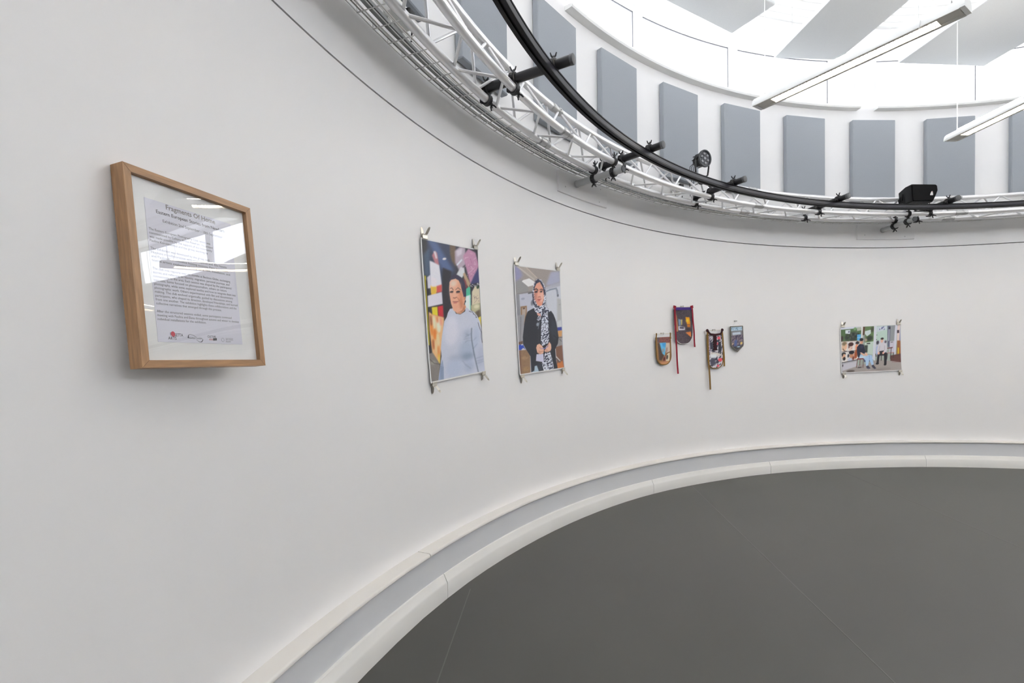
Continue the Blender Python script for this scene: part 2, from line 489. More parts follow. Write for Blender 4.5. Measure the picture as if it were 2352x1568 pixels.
# ------------------------------------------------------------------ a small painter for printed pictures
class Canvas:
    """paints in photograph pixels; (x0, y0, x1, y1) is the window, ss samples per pixel"""

    def __init__(self, x0, y0, x1, y1, ss, base):
        self.x0, self.y0, self.ss = x0, y0, ss
        self.w, self.h = int((x1 - x0) * ss), int((y1 - y0) * ss)
        self.a = np.empty((self.h, self.w, 3))
        self.a[:] = base
        self.o = (0, 0, 1)

    def zoom(self, ox, oy, s):
        self.o = (ox, oy, s)

    def P(self, p):
        return ((self.o[0] + p[0] / self.o[2] - self.x0) * self.ss, (self.o[1] + p[1] / self.o[2] - self.y0) * self.ss)

    def S(self, d):
        return d / self.o[2] * self.ss

    def _blend(self, mask, x0, y0, col, alpha, blur):
        b = int(round(self.S(blur)))
        if b > 0:
            mask = np.pad(mask, b * 2)
            x0 -= b * 2
            y0 -= b * 2
            for _ in range(2):
                for ax in (0, 1):
                    c = np.cumsum(np.concatenate([np.zeros_like(np.take(mask, [0], ax)), mask], ax), ax)
                    n = mask.shape[ax]
                    hi = np.minimum(np.arange(n) + b + 1, n)
                    lo = np.maximum(np.arange(n) - b, 0)
                    mask = (np.take(c, hi, ax) - np.take(c, lo, ax)) / (2 * b + 1)
        h, w_ = mask.shape
        X0, Y0, X1, Y1 = max(0, x0), max(0, y0), min(self.w, x0 + w_), min(self.h, y0 + h)
        if X1 <= X0 or Y1 <= Y0:
            return
        mk = (mask[Y0 - y0:Y1 - y0, X0 - x0:X1 - x0] * alpha)[..., None]
        col = np.array(col, float)
        if col.ndim == 3:
            col = col[Y0 - y0:Y1 - y0, X0 - x0:X1 - x0]
        self.a[Y0:Y1, X0:X1] = self.a[Y0:Y1, X0:X1] * (1 - mk) + col * mk

    def _mask(self, pts):
        pts = np.array([self.P(p) for p in pts])
        x0, y0 = np.floor(pts.min(0)).astype(int)
        x1, y1 = np.ceil(pts.max(0)).astype(int) + 1
        X, Y = np.meshgrid(np.arange(x0, x1) + .5, np.arange(y0, y1) + .5)
        ins = np.zeros(X.shape, bool)
        n = len(pts)
        for i in range(n):
            (ax, ay), (bx, by) = pts[i], pts[(i + 1) % n]
            if ay == by:
                continue
            ins ^= ((ay > Y) != (by > Y)) & (X < (bx - ax) * (Y - ay) / (by - ay) + ax)
        return ins.astype(float), x0, y0

    def poly(self, pts, col, blur=0, alpha=1.0):
        m, x0, y0 = self._mask(pts)
        self._blend(m, x0, y0, col, alpha, blur)

    def ell(self, cx, cy, rx, ry, col, blur=0, alpha=1.0, rot=0.0):
        c, s = math.cos(rot), math.sin(rot)
        self.poly([(cx + rx * math.cos(t) * c - ry * math.sin(t) * s, cy + rx * math.cos(t) * s + ry * math.sin(t) * c)
                   for t in np.linspace(0, 2 * PI, 28, endpoint=False)], col, blur, alpha)

    def line(self, pts, wd, col, blur=0, alpha=1.0):
        for (a, b) in zip(pts[:-1], pts[1:]):
            dx, dy = b[0] - a[0], b[1] - a[1]
            l = math.hypot(dx, dy) or 1
            nx, ny = -dy / l * wd / 2, dx / l * wd / 2
            ex, ey = dx / l * wd * .25, dy / l * wd * .25
            self.poly([(a[0] + nx - ex, a[1] + ny - ey), (b[0] + nx + ex, b[1] + ny + ey), (b[0] - nx + ex, b[1] - ny + ey), (a[0] - nx - ex, a[1] - ny - ey)], col, blur, alpha)

    def speck(self, pts, c1, c2, cell, frac, alpha=1.0):
        """fine two-colour pattern inside a polygon"""
        m, x0, y0 = self._mask(pts)
        h, w_ = m.shape
        cs = max(1, int(self.S(cell)))
        n = RNG.random((h // cs + 3, w_ // cs + 3))
        n = np.kron(n, np.ones((cs, cs)))
        for _ in range(1):
            n = (n + np.roll(n, cs // 2, 0) + np.roll(n, cs // 2, 1)) / 3
        n = n[:h, :w_]
        t = (n > np.quantile(n, 1 - frac)).astype(float)[..., None]
        self._blend(m, x0, y0, np.array(c1, float) * (1 - t) + np.array(c2, float) * t, alpha, 0)

    def grain(self, amt, cell=1):
        n = RNG.normal(0, amt, (self.h // cell + 1, self.w // cell + 1, 1))
        self.a = np.clip(self.a + np.kron(n, np.ones((cell, cell, 1)))[:self.h, :self.w], 0, 255)

    def sample(self, P):
        x = np.clip((P[:, 0] - self.x0) * self.ss - .5, 0, self.w - 1.001)
        y = np.clip((P[:, 1] - self.y0) * self.ss - .5, 0, self.h - 1.001)
        i, j = y.astype(int), x.astype(int)
        fy, fx = (y - i)[:, None], (x - j)[:, None]
        a = self.a
        return (a[i, j] * (1 - fx) + a[i, j + 1] * fx) * (1 - fy) + (a[i + 1, j] * (1 - fx) + a[i + 1, j + 1] * fx) * fy


def homog(src, dst):
    A = []
    for (x, y), (u, v) in zip(src, dst):
        A += [[x, y, 1, 0, 0, 0, -u * x, -u * y, -u], [0, 0, 0, x, y, 1, -v * x, -v * y, -v]]
    return np.linalg.svd(np.array(A, float))[2][-1].reshape(3, 3)


def hmap(h, P):
    Q = np.c_[np.asarray(P, float), np.ones(len(P))] @ h.T
    return Q[:, :2] / Q[:, 2:]


PRINT_GAIN = 1.22


def to_lin(c):
    c = np.clip(c, 0, 255) / 255.0
    l = np.where(c <= 0.04045, c / 12.92, ((c + 0.055) / 1.055) ** 2.4)
    return np.clip(l * PRINT_GAIN, 0, 0.9)


def paint_poster1():
    c = Canvas(950, 520, 1130, 890, 4, (48, 47, 54))
    c.zoom(920, 500, 3.919)
    c.poly([(150, 150), (460, 220), (470, 560), (380, 760), (200, 560)], (50, 60, 84), 16)
    c.poly([(160, 160), (210, 180), (220, 520), (175, 420)], (46, 46, 50), 8)
    c.poly([(210, 175), (290, 205), (450, 470), (360, 470)], (84, 104, 150), 14, .85)  # bluish glare streak of the glossy sheet, painted into the picture
    c.poly([(180, 300), (235, 250), (240, 500), (190, 480)], (70, 92, 118), 12, .8)
    c.ell(366, 358, 17, 9, (235, 225, 225), 3)
    c.poly([(195, 480), (207, 490), (262, 1110), (246, 1100)], (196, 182, 30), 3)
    c.poly([(207, 520), (232, 540), (275, 1160), (258, 1120)], (32, 28, 34), 3)
    c.poly([(256, 320), (276, 285), (300, 300), (322, 415), (285, 392)], (182, 118, 128), 5)
    c.poly([(268, 285), (288, 288), (305, 350), (290, 350)], (215, 205, 212), 4)
    c.poly([(236, 362), (262, 372), (322, 408), (352, 600), (350, 632), (256, 640), (246, 500)], (214, 214, 224), 4)
    c.poly([(218, 500), (248, 480), (258, 596), (226, 598)], (205, 202, 214), 4)
    c.poly([(300, 585), (350, 575), (352, 640), (302, 645)], (205, 84, 80), 5)
    c.poly([(250, 575), (302, 582), (302, 652), (258, 660)], (238, 184, 62), 4)
    c.poly([(252, 500), (300, 520), (300, 590), (256, 586)], (220, 214, 222), 5)
    c.poly([(226, 660), (350, 640), (362, 745), (232, 760)], (212, 208, 218), 3)
    c.poly([(264, 764), (316, 764), (322, 850), (272, 830)], (232, 205, 50), 3)
    c.poly([(316, 764), (366, 758), (376, 870), (326, 850)], (196, 40, 54), 4)
    c.poly([(240, 800), (272, 828), (380, 868), (372, 1000), (352, 1290), (282, 1180), (250, 960)], (228, 178, 124), 4)
    for (x, y, rx, ry, col) in ((290, 900, 14, 60, (242, 220, 190)), (330, 930, 20, 70, (240, 225, 205)), (270, 960, 12, 60, (222, 130, 50)), (300, 1010, 16, 50, (224, 122, 40)),
                                (330, 1060, 14, 60, (240, 205, 160)), (290, 1100, 10, 50, (170, 84, 40)), (315, 1130, 10, 60, (236, 200, 150)), (340, 1180, 9, 60, (214, 130, 70)),
                                (262, 880, 8, 50, (120, 60, 40)), (350, 900, 12, 40, (230, 150, 130)), (345, 1240, 8, 50, (220, 200, 80)), (318, 880, 8, 30, (205, 110, 60))):
        c.ell(x, y, rx, ry, col, 7, .9, -.12)
    c.poly([(248, 1180), (286, 1176), (356, 1300), (346, 1470), (268, 1470)], (128, 122, 118), 4)
    c.ell(290, 1270, 26, 20, (150, 144, 138), 8)
    c.line([(255, 1230), (300, 1275), (345, 1290)], 5, (84, 80, 78), 2)
    c.poly([(408, 230), (462, 242), (470, 440), (430, 380), (414, 320)], (104, 84, 66), 6)
    c.poly([(456, 300), (500, 268), (548, 280), (556, 420), (500, 470), (462, 400)], (176, 162, 176), 6)
    c.poly([(470, 300), (520, 280), (520, 330), (480, 350)], (206, 198, 208), 6)
    c.line([(480, 420), (520, 380)], 14, (212, 218, 226), 3)
    c.poly([(476, 500), (512, 440), (545, 450), (552, 500), (520, 545), (486, 540)], (208, 212, 216), 4)
    c.poly([(530, 350), (575, 290), (640, 330), (676, 440), (640, 560), (606, 600), (575, 500)], (186, 136, 166), 5)
    for q in range(26):
        x, y = 560 + RNG.random() * 90, 330 + RNG.random() * 200
        c.line([(x, y), (x + 25 * RNG.normal(), y + 45 * RNG.random())], 4, ((216, 180, 200), (150, 92, 128), (220, 200, 214))[q % 3], 1, .6)
    c.poly([(640, 520), (682, 450), (694, 600), (610, 618), (606, 596)], (58, 60, 108), 6)
    c.poly([(535, 500), (552, 490), (620, 620), (606, 640), (560, 590)], (176, 150, 120), 4)
    c.poly([(536, 540), (560, 560), (588, 650), (560, 640)], (128, 52, 62), 6)
    c.poly([(600, 600), (690, 590), (690, 660), (600, 650)], (40, 40, 50), 4)
    for q in range(14):
        c.ell(610 + RNG.random() * 80, 592 + RNG.random() * 30, 4, 4, (205, 205, 210), 1)
    c.poly([(562, 640), (590, 618), (606, 626), (612, 720), (572, 730)], (74, 184, 148), 3)
    c.poly([(566, 700), (612, 690), (618, 830), (580, 850), (560, 800)], (214, 226, 228), 3)
    c.line([(606, 690), (614, 820)], 6, (110, 206, 176), 2)
    c.poly([(622, 665), (650, 615), (690, 632), (706, 776), (626, 790)], (208, 196, 170), 3)
    c.ell(676, 630, 12, 14, (40, 66, 40), 3)
    for q in range(16):
        x, y = 642 + RNG.random() * 50, 695 + RNG.random() * 60
        c.line([(x, y), (x + 10 * RNG.normal(), y + 12 * RNG.normal())], 3, (120, 92, 92), 1, .7)
    c.poly([(618, 785), (706, 772), (716, 930), (660, 860), (622, 830)], (182, 178, 140), 5)
    c.ell(672, 800, 26, 18, (214, 208, 180), 6)
    c.poly([(660, 850), (704, 830), (712, 900), (690, 910)], (98, 84, 70), 6)
    c.poly([(690, 905), (718, 892), (726, 1000), (710, 980)], (222, 202, 76), 3)
    c.poly([(352, 430), (430, 470), (425, 560), (415, 700), (430, 800), (392, 880), (380, 900), (366, 760), (352, 600)], (40, 38, 46), 6)
    c.zoom(970, 690, 7.467)
    body = [(440, 100), (500, 92), (545, 190), (625, 212), (705, 170), (722, 98), (790, 158), (860, 190), (920, 260), (980, 370), (1012, 480), (1034, 640), (1062, 860),
            (1082, 1040), (1112, 1300), (276, 1360), (285, 1260), (310, 1060), (325, 900), (308, 760), (318, 560), (338, 400), (350, 300), (390, 230), (405, 160)]
    c.poly(body, (190, 195, 212), 2)
    for (x, y, rx, ry, col, al) in ((480, 480, 130, 260, (212, 212, 226), .8), (760, 850, 130, 190, (158, 172, 194), .75), (640, 960, 190, 60, (150, 160, 182), .6), (560, 1150, 150, 160, (170, 182, 206), .7),
                                    (800, 960, 110, 60, (122, 138, 164), .7), (820, 1150, 90, 110, (150, 164, 190), .6), (930, 640, 60, 200, (168, 180, 204), .7), (1010, 1000, 50, 200, (160, 168, 192), .6),
                                    (760, 560, 60, 90, (148, 160, 182), .7), (700, 380, 120, 120, (196, 200, 216), .6)):
        c.ell(x, y, rx, ry, col, 40, al)
    c.line([(835, 470), (838, 600), (850, 690), (880, 830), (905, 940), (950, 1110), (1000, 1300)], 13, (70, 84, 108), 7, .9)
    for L in (((720, 620), (835, 560)), ((700, 650), (835, 640)), ((730, 710), (760, 685), (840, 682)), ((740, 560), (800, 600)), ((930, 1020), (1070, 990)), ((950, 1070), (1075, 1050)),
              ((960, 1110), (1080, 1085)), ((880, 690), (930, 640)), ((890, 830), (950, 760)), ((700, 1030), (760, 1110), (860, 1190))):
        c.line(list(L), 10, (104, 120, 146), 9, .55)
    c.poly([(280, 1356), (312, 1060), (345, 960), (368, 1100), (378, 1350)], (142, 156, 184), 4)
    for q in range(9):
        c.line([(300 + q * 3, 1080 + q * 30), (368, 1110 + q * 30)], 8, (98, 114, 144), 3, .8)
    for L in (((775, 170), (800, 185), (840, 195), (860, 225)), ((850, 225), (890, 250), (920, 300), (900, 290)), ((945, 385), (965, 440), (985, 490)), ((985, 490), (1015, 560), (1020, 640), (1042, 750))):
        c.line(list(L), 8, (62, 62, 78), 1)
    c.poly([(508, 90), (700, 50), (718, 98), (690, 160), (630, 206), (560, 190), (528, 150)], (206, 148, 118), 3)
    c.poly([(600, 120), (705, 80), (700, 130), (640, 190)], (184, 118, 84), 10, .8)
    c.zoom(950, 510, 8.25)
    c.poly([(618, 1110), (625, 1050), (655, 1000), (705, 968), (775, 982), (850, 1035), (910, 1125), (948, 1260), (950, 1390), (930, 1450), (890, 1440), (850, 1250), (760, 1060)], (52, 48, 74), 4)
    face = [(628, 1100), (655, 1062), (740, 1048), (800, 1085), (838, 1170), (872, 1290), (905, 1400), (936, 1395), (938, 1470), (915, 1540), (890, 1640), (790, 1680), (720, 1630), (668, 1500), (638, 1340), (624, 1210)]
    c.poly(face, (222, 168, 140), 3)
    for (x, y, rx, ry, col, al) in ((700, 1130, 60, 60, (240, 208, 194), .8), (650, 1250, 20, 100, (232, 190, 172), .6), (850, 1400, 40, 120, (196, 124, 90), .8), (870, 1540, 40, 80, (190, 116, 84), .7),
                                    (690, 1400, 40, 30, (226, 166, 140), .6), (820, 1200, 30, 80, (206, 144, 116), .7), (760, 1560, 50, 50, (222, 160, 132), .8), (730, 1330, 14, 60, (236, 190, 168), .8), (820, 1390, 40, 30, (226, 160, 130), .7)):
        c.ell(x, y, rx, ry, col, 22, al)
    c.line([(640, 1218), (672, 1208), (705, 1255)], 9, (92, 60, 54), 4)
    c.line([(745, 1252), (790, 1218), (845, 1265)], 9, (92, 60, 54), 4)
    c.ell(672, 1282, 34, 18, (52, 36, 38), 5)
    c.ell(795, 1292, 40, 19, (52, 36, 38), 5)
    c.line([(640, 1300), (700, 1302)], 8, (180, 118, 98), 4)
    c.line([(755, 1318), (840, 1318)], 8, (176, 110, 88), 4)
    c.line([(705, 1392), (735, 1404), (775, 1390)], 13, (138, 76, 62), 5)
    c.line([(700, 1466), (740, 1472), (805, 1474)], 12, (140, 66, 62), 4)
    c.ell(748, 1492, 40, 12, (196, 112, 104), 5)
    c.line([(790, 1400), (828, 1470)], 8, (170, 104, 78), 5)
    c.ell(926, 1430, 16, 30, (200, 132, 100), 4)
    c.ell(940, 1486, 12, 22, (40, 44, 60), 3)
    c.zoom(0, 0, 1)
    c.grain(3)
    return c


def paint_poster2():
    c = Canvas(1165, 590, 1312, 870, 4, (172, 174, 184))
    c.zoom(1160, 580, 9.8)
    c.poly([(130, 220), (1180, 450), (1200, 720), (900, 780), (560, 860), (200, 850)], (152, 143, 138), 10)
    c.poly([(140, 240), (260, 280), (340, 480), (220, 620), (180, 600)], (138, 138, 172), 30)
    c.poly([(180, 580), (340, 560), (480, 760), (480, 850), (210, 850)], (140, 140, 140), 20)
    c.poly([(960, 470), (1160, 470), (1195, 720), (1000, 770), (860, 760)], (164, 167, 188), 25)
    c.poly([(190, 260), (410, 310), (650, 560), (600, 630)], (166, 158, 150), 6)
    c.line([(215, 270), (600, 600)], 26, (184, 178, 172), 5)
    c.line([(410, 310), (660, 570)], 16, (190, 178, 168), 4)
    c.poly([(325, 602), (350, 580), (485, 556), (600, 640), (590, 716), (470, 734)], (232, 232, 240), 3)
    c.line([(215, 870), (570, 850)], 26, (116, 112, 112), 10)
    c.poly([(205, 880), (590, 870), (620, 1330), (520, 1568), (240, 1568)], (182, 184, 198), 8)
    c.poly([(205, 870), (280, 880), (350, 1568), (240, 1568)], (132, 134, 140), 8)
    c.line([(480, 880), (570, 872)], 24, (70, 70, 74), 4)
    c.ell(365, 985, 42, 22, (148, 152, 172), 8)
    c.poly([(318, 1150), (458, 1150), (466, 1320), (420, 1568), (352, 1568)], (138, 106, 76), 5)
    c.poly([(352, 1180), (440, 1180), (440, 1320), (400, 1568), (372, 1568)], (170, 156, 146), 4)
    c.ell(396, 1200, 24, 16, (84, 48, 34), 5)
    c.ell(570, 1100, 24, 60, (110, 112, 124), 8)
    c.poly([(870, 850), (1190, 800), (1240, 1100), (1270, 1568), (980, 1568), (900, 1150)], (196, 199, 208), 8)
    c.poly([(1130, 1060), (1240, 1100), (1270, 1568), (1160, 1568)], (176, 177, 178), 14)
    c.line([(866, 890), (960, 860), (1085, 846)], 28, (122, 132, 150), 5)
    c.line([(1095, 840), (1125, 900), (1148, 1030)], 36, (138, 144, 160), 6)
    c.ell(1146, 1005, 20, 26, (104, 108, 118), 5)
    c.ell(1200, 1210, 26, 12, (160, 160, 162), 5)
    c.zoom(1180, 730, 10.45)
    c.poly([(40, -140), (240, -140), (230, 480), (110, 500)], (150, 150, 156), 8)
    c.line([(150, -100), (170, 480)], 30, (128, 128, 134), 8)
    c.poly([(110, 500), (230, 480), (235, 560), (118, 570)], (104, 80, 68), 8)
    c.poly([(116, 572), (232, 562), (296, 690), (130, 696)], (42, 74, 182), 4)
    c.ell(214, 572, 18, 14, (214, 216, 226), 3)
    c.poly([(200, 690), (246, 652), (302, 700), (260, 720)], (212, 206, 208), 3)
    c.poly([(140, 705), (320, 705), (420, 850), (446, 1275), (185, 1315)], (142, 112, 84), 4)
    c.poly([(140, 705), (190, 705), (235, 1300), (185, 1315)], (124, 94, 78), 10)
    c.ell(300, 900, 80, 40, (160, 130, 98), 14)
    c.ell(340, 1180, 80, 60, (156, 124, 86), 16)
    for q in range(14):
        c.ell(180 + RNG.random() * 240, 740 + RNG.random() * 500, 14, 6, (112, 84, 62), 4, .6)
    c.poly([(1030, 120), (1130, 100), (1150, 262), (1040, 262)], (196, 199, 202), 6)
    c.poly([(1038, 262), (1150, 262), (1160, 342), (1046, 344)], (52, 66, 156), 4)
    c.poly([(1056, 346), (1166, 346), (1170, 490), (1084, 494)], (202, 152, 98), 4)
    c.poly([(1080, 494), (1170, 490), (1190, 700), (1060, 730)], (146, 144, 146), 6)
    c.line([(1090, 500), (1176, 512)], 16, (84, 58, 50), 4)
    c.line([(1110, 540), (1170, 610)], 14, (92, 92, 96), 4)
    c.poly([(1030, 730), (1190, 700), (1262, 1285), (1100, 1285)], (122, 84, 66), 6)
    c.poly([(1090, 1130), (1220, 1080), (1266, 1285), (1106, 1285)], (190, 112, 54), 8)
    c.line([(1020, 770), (1045, 950), (1160, 1080)], 22, (196, 192, 192), 3)
    c.line([(1060, 1010), (1160, 1110)], 26, (96, 84, 84), 4)
    body = [(303, -203), (430, -262), (560, -240), (700, -100), (868, -150), (930, -60), (985, 60), (1040, 270), (1092, 510), (1082, 650), (1022, 780), (1060, 1050), (1112, 1275), (470, 1285), (432, 880),
            (330, 720), (240, 560), (222, 390), (238, 100), (262, -80)]
    c.poly(body, (36, 39, 50), 3)
    c.poly([(900, 60), (990, 120), (1040, 300), (1060, 520), (960, 560), (880, 300)], (44, 52, 66), 20, .8)
    c.line([(960, 440), (1060, 520), (1040, 640)], 14, (24, 26, 34), 6)
    c.line([(610, 0), (600, 560)], 8, (60, 62, 76), 4, .6)
    c.zoom(1160, 580, 9.8)
    scarf = [(596, 690), (630, 620), (676, 590), (760, 622), (830, 740), (868, 870), (878, 1050), (862, 1190), (905, 1236), (1000, 1320), (936, 1372), (955, 1580), (805, 1580), (800, 1420), (720, 1385),
             (640, 1285), (606, 1200), (572, 1010), (566, 860)]
    c.speck(scarf, (206, 210, 222), (50, 54, 78), 20, .42)
    c.poly([(600, 850), (596, 760), (630, 640), (682, 598), (752, 640), (815, 750), (850, 960), (826, 960), (790, 790), (735, 670), (650, 690), (612, 830)], (40, 43, 66), 4)
    c.line([(580, 900), (600, 1080), (650, 1180), (720, 1200)], 26, (44, 48, 68), 5)
    c.line([(858, 1240), (820, 1400), (810, 1560)], 24, (44, 48, 66), 4)
    c.poly([(606, 850), (618, 760), (656, 690), (724, 660), (760, 730), (800, 800), (828, 950), (828, 1080), (796, 1176), (736, 1192), (676, 1130), (628, 1010)], (214, 152, 130), 4)
    for (x, y, rx, ry, col, al) in ((780, 1000, 40, 110, (230, 186, 172), .8), (640, 950, 36, 120, (184, 118, 104), .75), (690, 760, 50, 50, (216, 156, 132), .8), (730, 1140, 50, 40, (222, 140, 112), .7),
                                    (712, 930, 18, 60, (232, 176, 154), .8), (690, 1080, 30, 20, (200, 110, 96), .6)):
        c.ell(x, y, rx, ry, col, 20, al)
    c.line([(612, 820), (650, 800), (690, 840)], 20, (52, 34, 38), 6)
    c.line([(735, 830), (775, 826), (800, 850)], 16, (60, 40, 42), 5)
    c.ell(652, 868, 34, 20, (40, 28, 34), 8)
    c.ell(764, 876, 28, 18, (44, 30, 34), 7)
    c.line([(700, 990), (735, 985), (760, 1000)], 14, (150, 88, 76), 6)
    c.line([(690, 1042), (730, 1046), (772, 1036)], 15, (150, 60, 58), 4)
    c.ell(728, 1066, 30, 12, (196, 100, 94), 5)
    c.poly([(690, 1330), (770, 1360), (790, 1440), (745, 1420), (700, 1380)], (212, 158, 144), 4)
    c.speck([(700, 1430), (760, 1400), (800, 1480), (720, 1520)], (190, 194, 206), (60, 62, 80), 24, .4)
    c.zoom(1180, 730, 10.45)
    c.speck([(650, -20), (805, -20), (838, 300), (856, 480), (850, 610), (700, 660), (664, 540), (652, 300)], (206, 210, 222), (48, 52, 76), 22, .40)
    c.speck([(770, 850), (905, 835), (960, 1000), (1026, 1275), (780, 1285), (710, 1090), (760, 1020)], (206, 210, 222), (48, 52, 76), 22, .40)
    c.poly([(545, 1130), (620, 1120), (720, 1280), (440, 1285), (540, 1240)], (166, 186, 202), 6)
    c.poly([(620, 1060), (720, 1090), (770, 1280), (660, 1280), (600, 1130)], (40, 46, 60), 6)
    c.ell(560, 130, 34, 44, (146, 154, 168), 8)
    c.line([(600, 70), (575, 240)], 12, (120, 128, 142), 3)
    c.ell(570, 10, 40, 20, (150, 150, 166), 6)
    c.poly([(572, 846), (742, 856), (762, 1062), (568, 1006)], (204, 202, 226), 2)
    c.poly([(555, 690), (572, 620), (630, 598), (690, 650), (735, 720), (752, 770), (738, 845), (660, 862), (590, 810)], (226, 178, 154), 3)
    c.poly([(868, 582), (915, 650), (928, 740), (915, 800), (840, 828), (770, 815), (760, 770), (800, 730), (790, 690), (840, 640)], (224, 178, 156), 3)
    c.poly([(655, 715), (760, 720), (850, 660), (850, 690), (770, 740), (690, 735)], (150, 140, 196), 4)
    for L in (((640, 680), (660, 720)), ((620, 770), (660, 800), (740, 790)), ((600, 810), (680, 840)), ((770, 760), (830, 770)), ((780, 800), (850, 800)), ((850, 620), (830, 700))):
        c.line(list(L), 12, (168, 100, 78), 5, .8)
    c.zoom(0, 0, 1)
    c.grain(3)
    return c


def paint_poster3():
    c = Canvas(1915, 738, 2085, 862, 6, (158, 170, 162))
    c.zoom(1900, 730, 11.2)
    p, e, l = c.poly, c.ell, c.line
    p([(240, 160), (840, 190), (840, 260), (255, 255)], (206, 210, 226), 4)
    p([(265, 245), (835, 240), (835, 590), (310, 570)], (82, 108, 70), 5)
    e(600, 450, 190, 120, (52, 60, 54), 20)
    e(340, 480, 36, 70, (58, 44, 44), 12)
    e(660, 250, 40, 40, (120, 160, 110), 10)
    for q in range(24):
        e(460 + RNG.random() * 330, 330 + RNG.random() * 220, 22, 26, ((36, 40, 40), (92, 98, 88), (64, 84, 52))[q % 3], 8, .7)
    p([(408, 266), (540, 262), (540, 372), (418, 350)], (212, 218, 232), 4)
    p([(485, 290), (525, 290), (525, 340), (490, 340)], (110, 112, 128), 6)
    p([(700, 215), (825, 215), (825, 300), (720, 310)], (176, 182, 168), 8)
    p([(726, 400), (825, 398), (836, 575), (745, 572)], (82, 166, 216), 3)
    p([(735, 470), (830, 470), (833, 490), (738, 490)], (140, 190, 220), 4)
    p([(822, 205), (862, 208), (874, 590), (842, 560)], (222, 222, 226), 3)
    p([(864, 215), (922, 220), (918, 430), (872, 430)], (92, 64, 46), 4)
    p([(920, 215), (1152, 222), (1166, 610), (935, 630)], (96, 122, 78), 4)
    e(1060, 520, 80, 70, (48, 58, 46), 18)
    e(1110, 300, 40, 70, (70, 74, 56), 14)
    e(960, 560, 40, 40, (170, 150, 130), 10)
    p([(926, 330), (1070, 304), (1082, 400), (990, 465), (930, 400)], (194, 206, 206), 4)
    p([(900, 430), (940, 430), (960, 700), (930, 700)], (128, 134, 128), 4)
    p([(935, 622), (1168, 604), (1180, 945), (1030, 910), (955, 720)], (188, 204, 194), 4)
    p([(940, 690), (1030, 690), (1040, 880), (980, 880)], (60, 70, 64), 10)
    p([(998, 638), (1088, 638), (1088, 664), (998, 664)], (36, 36, 38), 3)
    p([(1150, 215), (1216, 222), (1256, 1115), (1190, 1050)], (216, 219, 230), 3)
    l([(1180, 225), (1222, 1060)], 10, (180, 184, 196), 3)
    p([(1216, 232), (1522, 240), (1532, 615), (1236, 605)], (182, 204, 194), 4)
    p([(1220, 235), (1480, 240), (1480, 330), (1230, 380)], (196, 206, 212), 12)
    for q in range(12):
        e(1300 + RNG.random() * 170, 260 + RNG.random() * 60, 12, 22, ((70, 72, 130), (210, 214, 222))[q % 2], 4, .8)
    e(1240, 452, 10, 10, (40, 50, 50), 3)
    e(1244, 568, 10, 10, (40, 50, 50), 3)
    p([(1236, 600), (1512, 600), (1540, 920), (1262, 940)], (192, 196, 208), 4)
    e(1278, 645, 34, 50, (60, 58, 70), 10)
    e(1480, 640, 26, 36, (86, 80, 92), 10)
    p([(1250, 760), (1310, 720), (1310, 960), (1262, 950)], (170, 182, 214), 8)
    p([(1488, 238), (1568, 246), (1606, 790), (1545, 770)], (96, 100, 124), 4)
    l([(1540, 330), (1560, 620)], 20, (190, 194, 204), 5)
    e(1553, 300, 26, 30, (50, 50, 56), 5)
    p([(1568, 246), (1684, 240), (1698, 628), (1590, 628)], (142, 146, 152), 4)
    p([(1682, 238), (1742, 238), (1776, 1010), (1716, 1000)], (206, 207, 218), 4)
    p([(1588, 634), (1702, 634), (1735, 940), (1612, 940)], (196, 192, 204), 4)
    p([(1610, 650), (1672, 650), (1674, 672), (1612, 672)], (116, 116, 122), 3)
    p([(1740, 228), (1832, 236), (1895, 720), (1778, 720)], (224, 206, 202), 4)
    p([(1742, 368), (1796, 368), (1806, 442), (1752, 444)], (72, 56, 68), 4)
    p([(1808, 236), (1850, 240), (1890, 650), (1832, 640)], (132, 138, 174), 5)
    p([(1776, 630), (1882, 640), (1910, 970), (1800, 1000)], (164, 106, 64), 5)
    for q in range(10):
        l([(1785, 660 + 32 * q), (1890, 655 + 32 * q)], 8, (110, 66, 44), 4, .5)
    p([(1812, 806), (1840, 816), (1862, 1012), (1834, 1012)], (226, 200, 44), 3)
    p([(1640, 1000), (1920, 960), (1952, 1220), (1660, 1180)], (96, 62, 58), 10)
    p([(410, 1310), (800, 1190), (980, 1180), (1250, 1100), (1420, 1090), (1640, 1130), (1952, 1190), (1964, 1400), (420, 1352)], (160, 152, 148), 5)
    e(1500, 1330, 200, 40, (146, 138, 134), 20)
    e(650, 1330, 110, 28, (92, 82, 78), 12)
    l([(1200, 1310), (1480, 1360), (1560, 1380)], 8, (118, 110, 108), 4)
    e(880, 1250, 60, 14, (62, 58, 58), 8)
    for q in range(5):
        l([(1700, 1040 + 34 * q), (1930, 1030 + 36 * q)], 8, (128, 86, 80), 4, .6)
    p([(330, 550), (805, 560), (812, 1050), (396, 1104)], (226, 220, 216), 3)
    l([(325, 556), (805, 562)], 10, (170, 150, 130), 3)
    e(425, 690, 64, 120, (216, 184, 154), 10)
    e(420, 610, 66, 50, (132, 112, 86), 14)
    e(470, 690, 24, 70, (226, 180, 150), 8)
    l([(395, 740), (440, 800), (500, 810)], 14, (70, 48, 40), 5)
    e(590, 725, 56, 84, (228, 198, 184), 8)
    e(590, 640, 70, 52, (72, 40, 38), 8)
    e(545, 690, 14, 50, (90, 56, 50), 6)
    l([(560, 712), (580, 716)], 10, (70, 50, 50), 3)
    l([(610, 740), (630, 735)], 10, (70, 50, 50), 3)
    e(755, 615, 48, 44, (40, 36, 42), 8)
    e(745, 720, 34, 80, (228, 146, 108), 10)
    l([(500, 566), (522, 812)], 14, (206, 200, 200), 2)
    l([(676, 570), (700, 806)], 14, (210, 204, 204), 2)
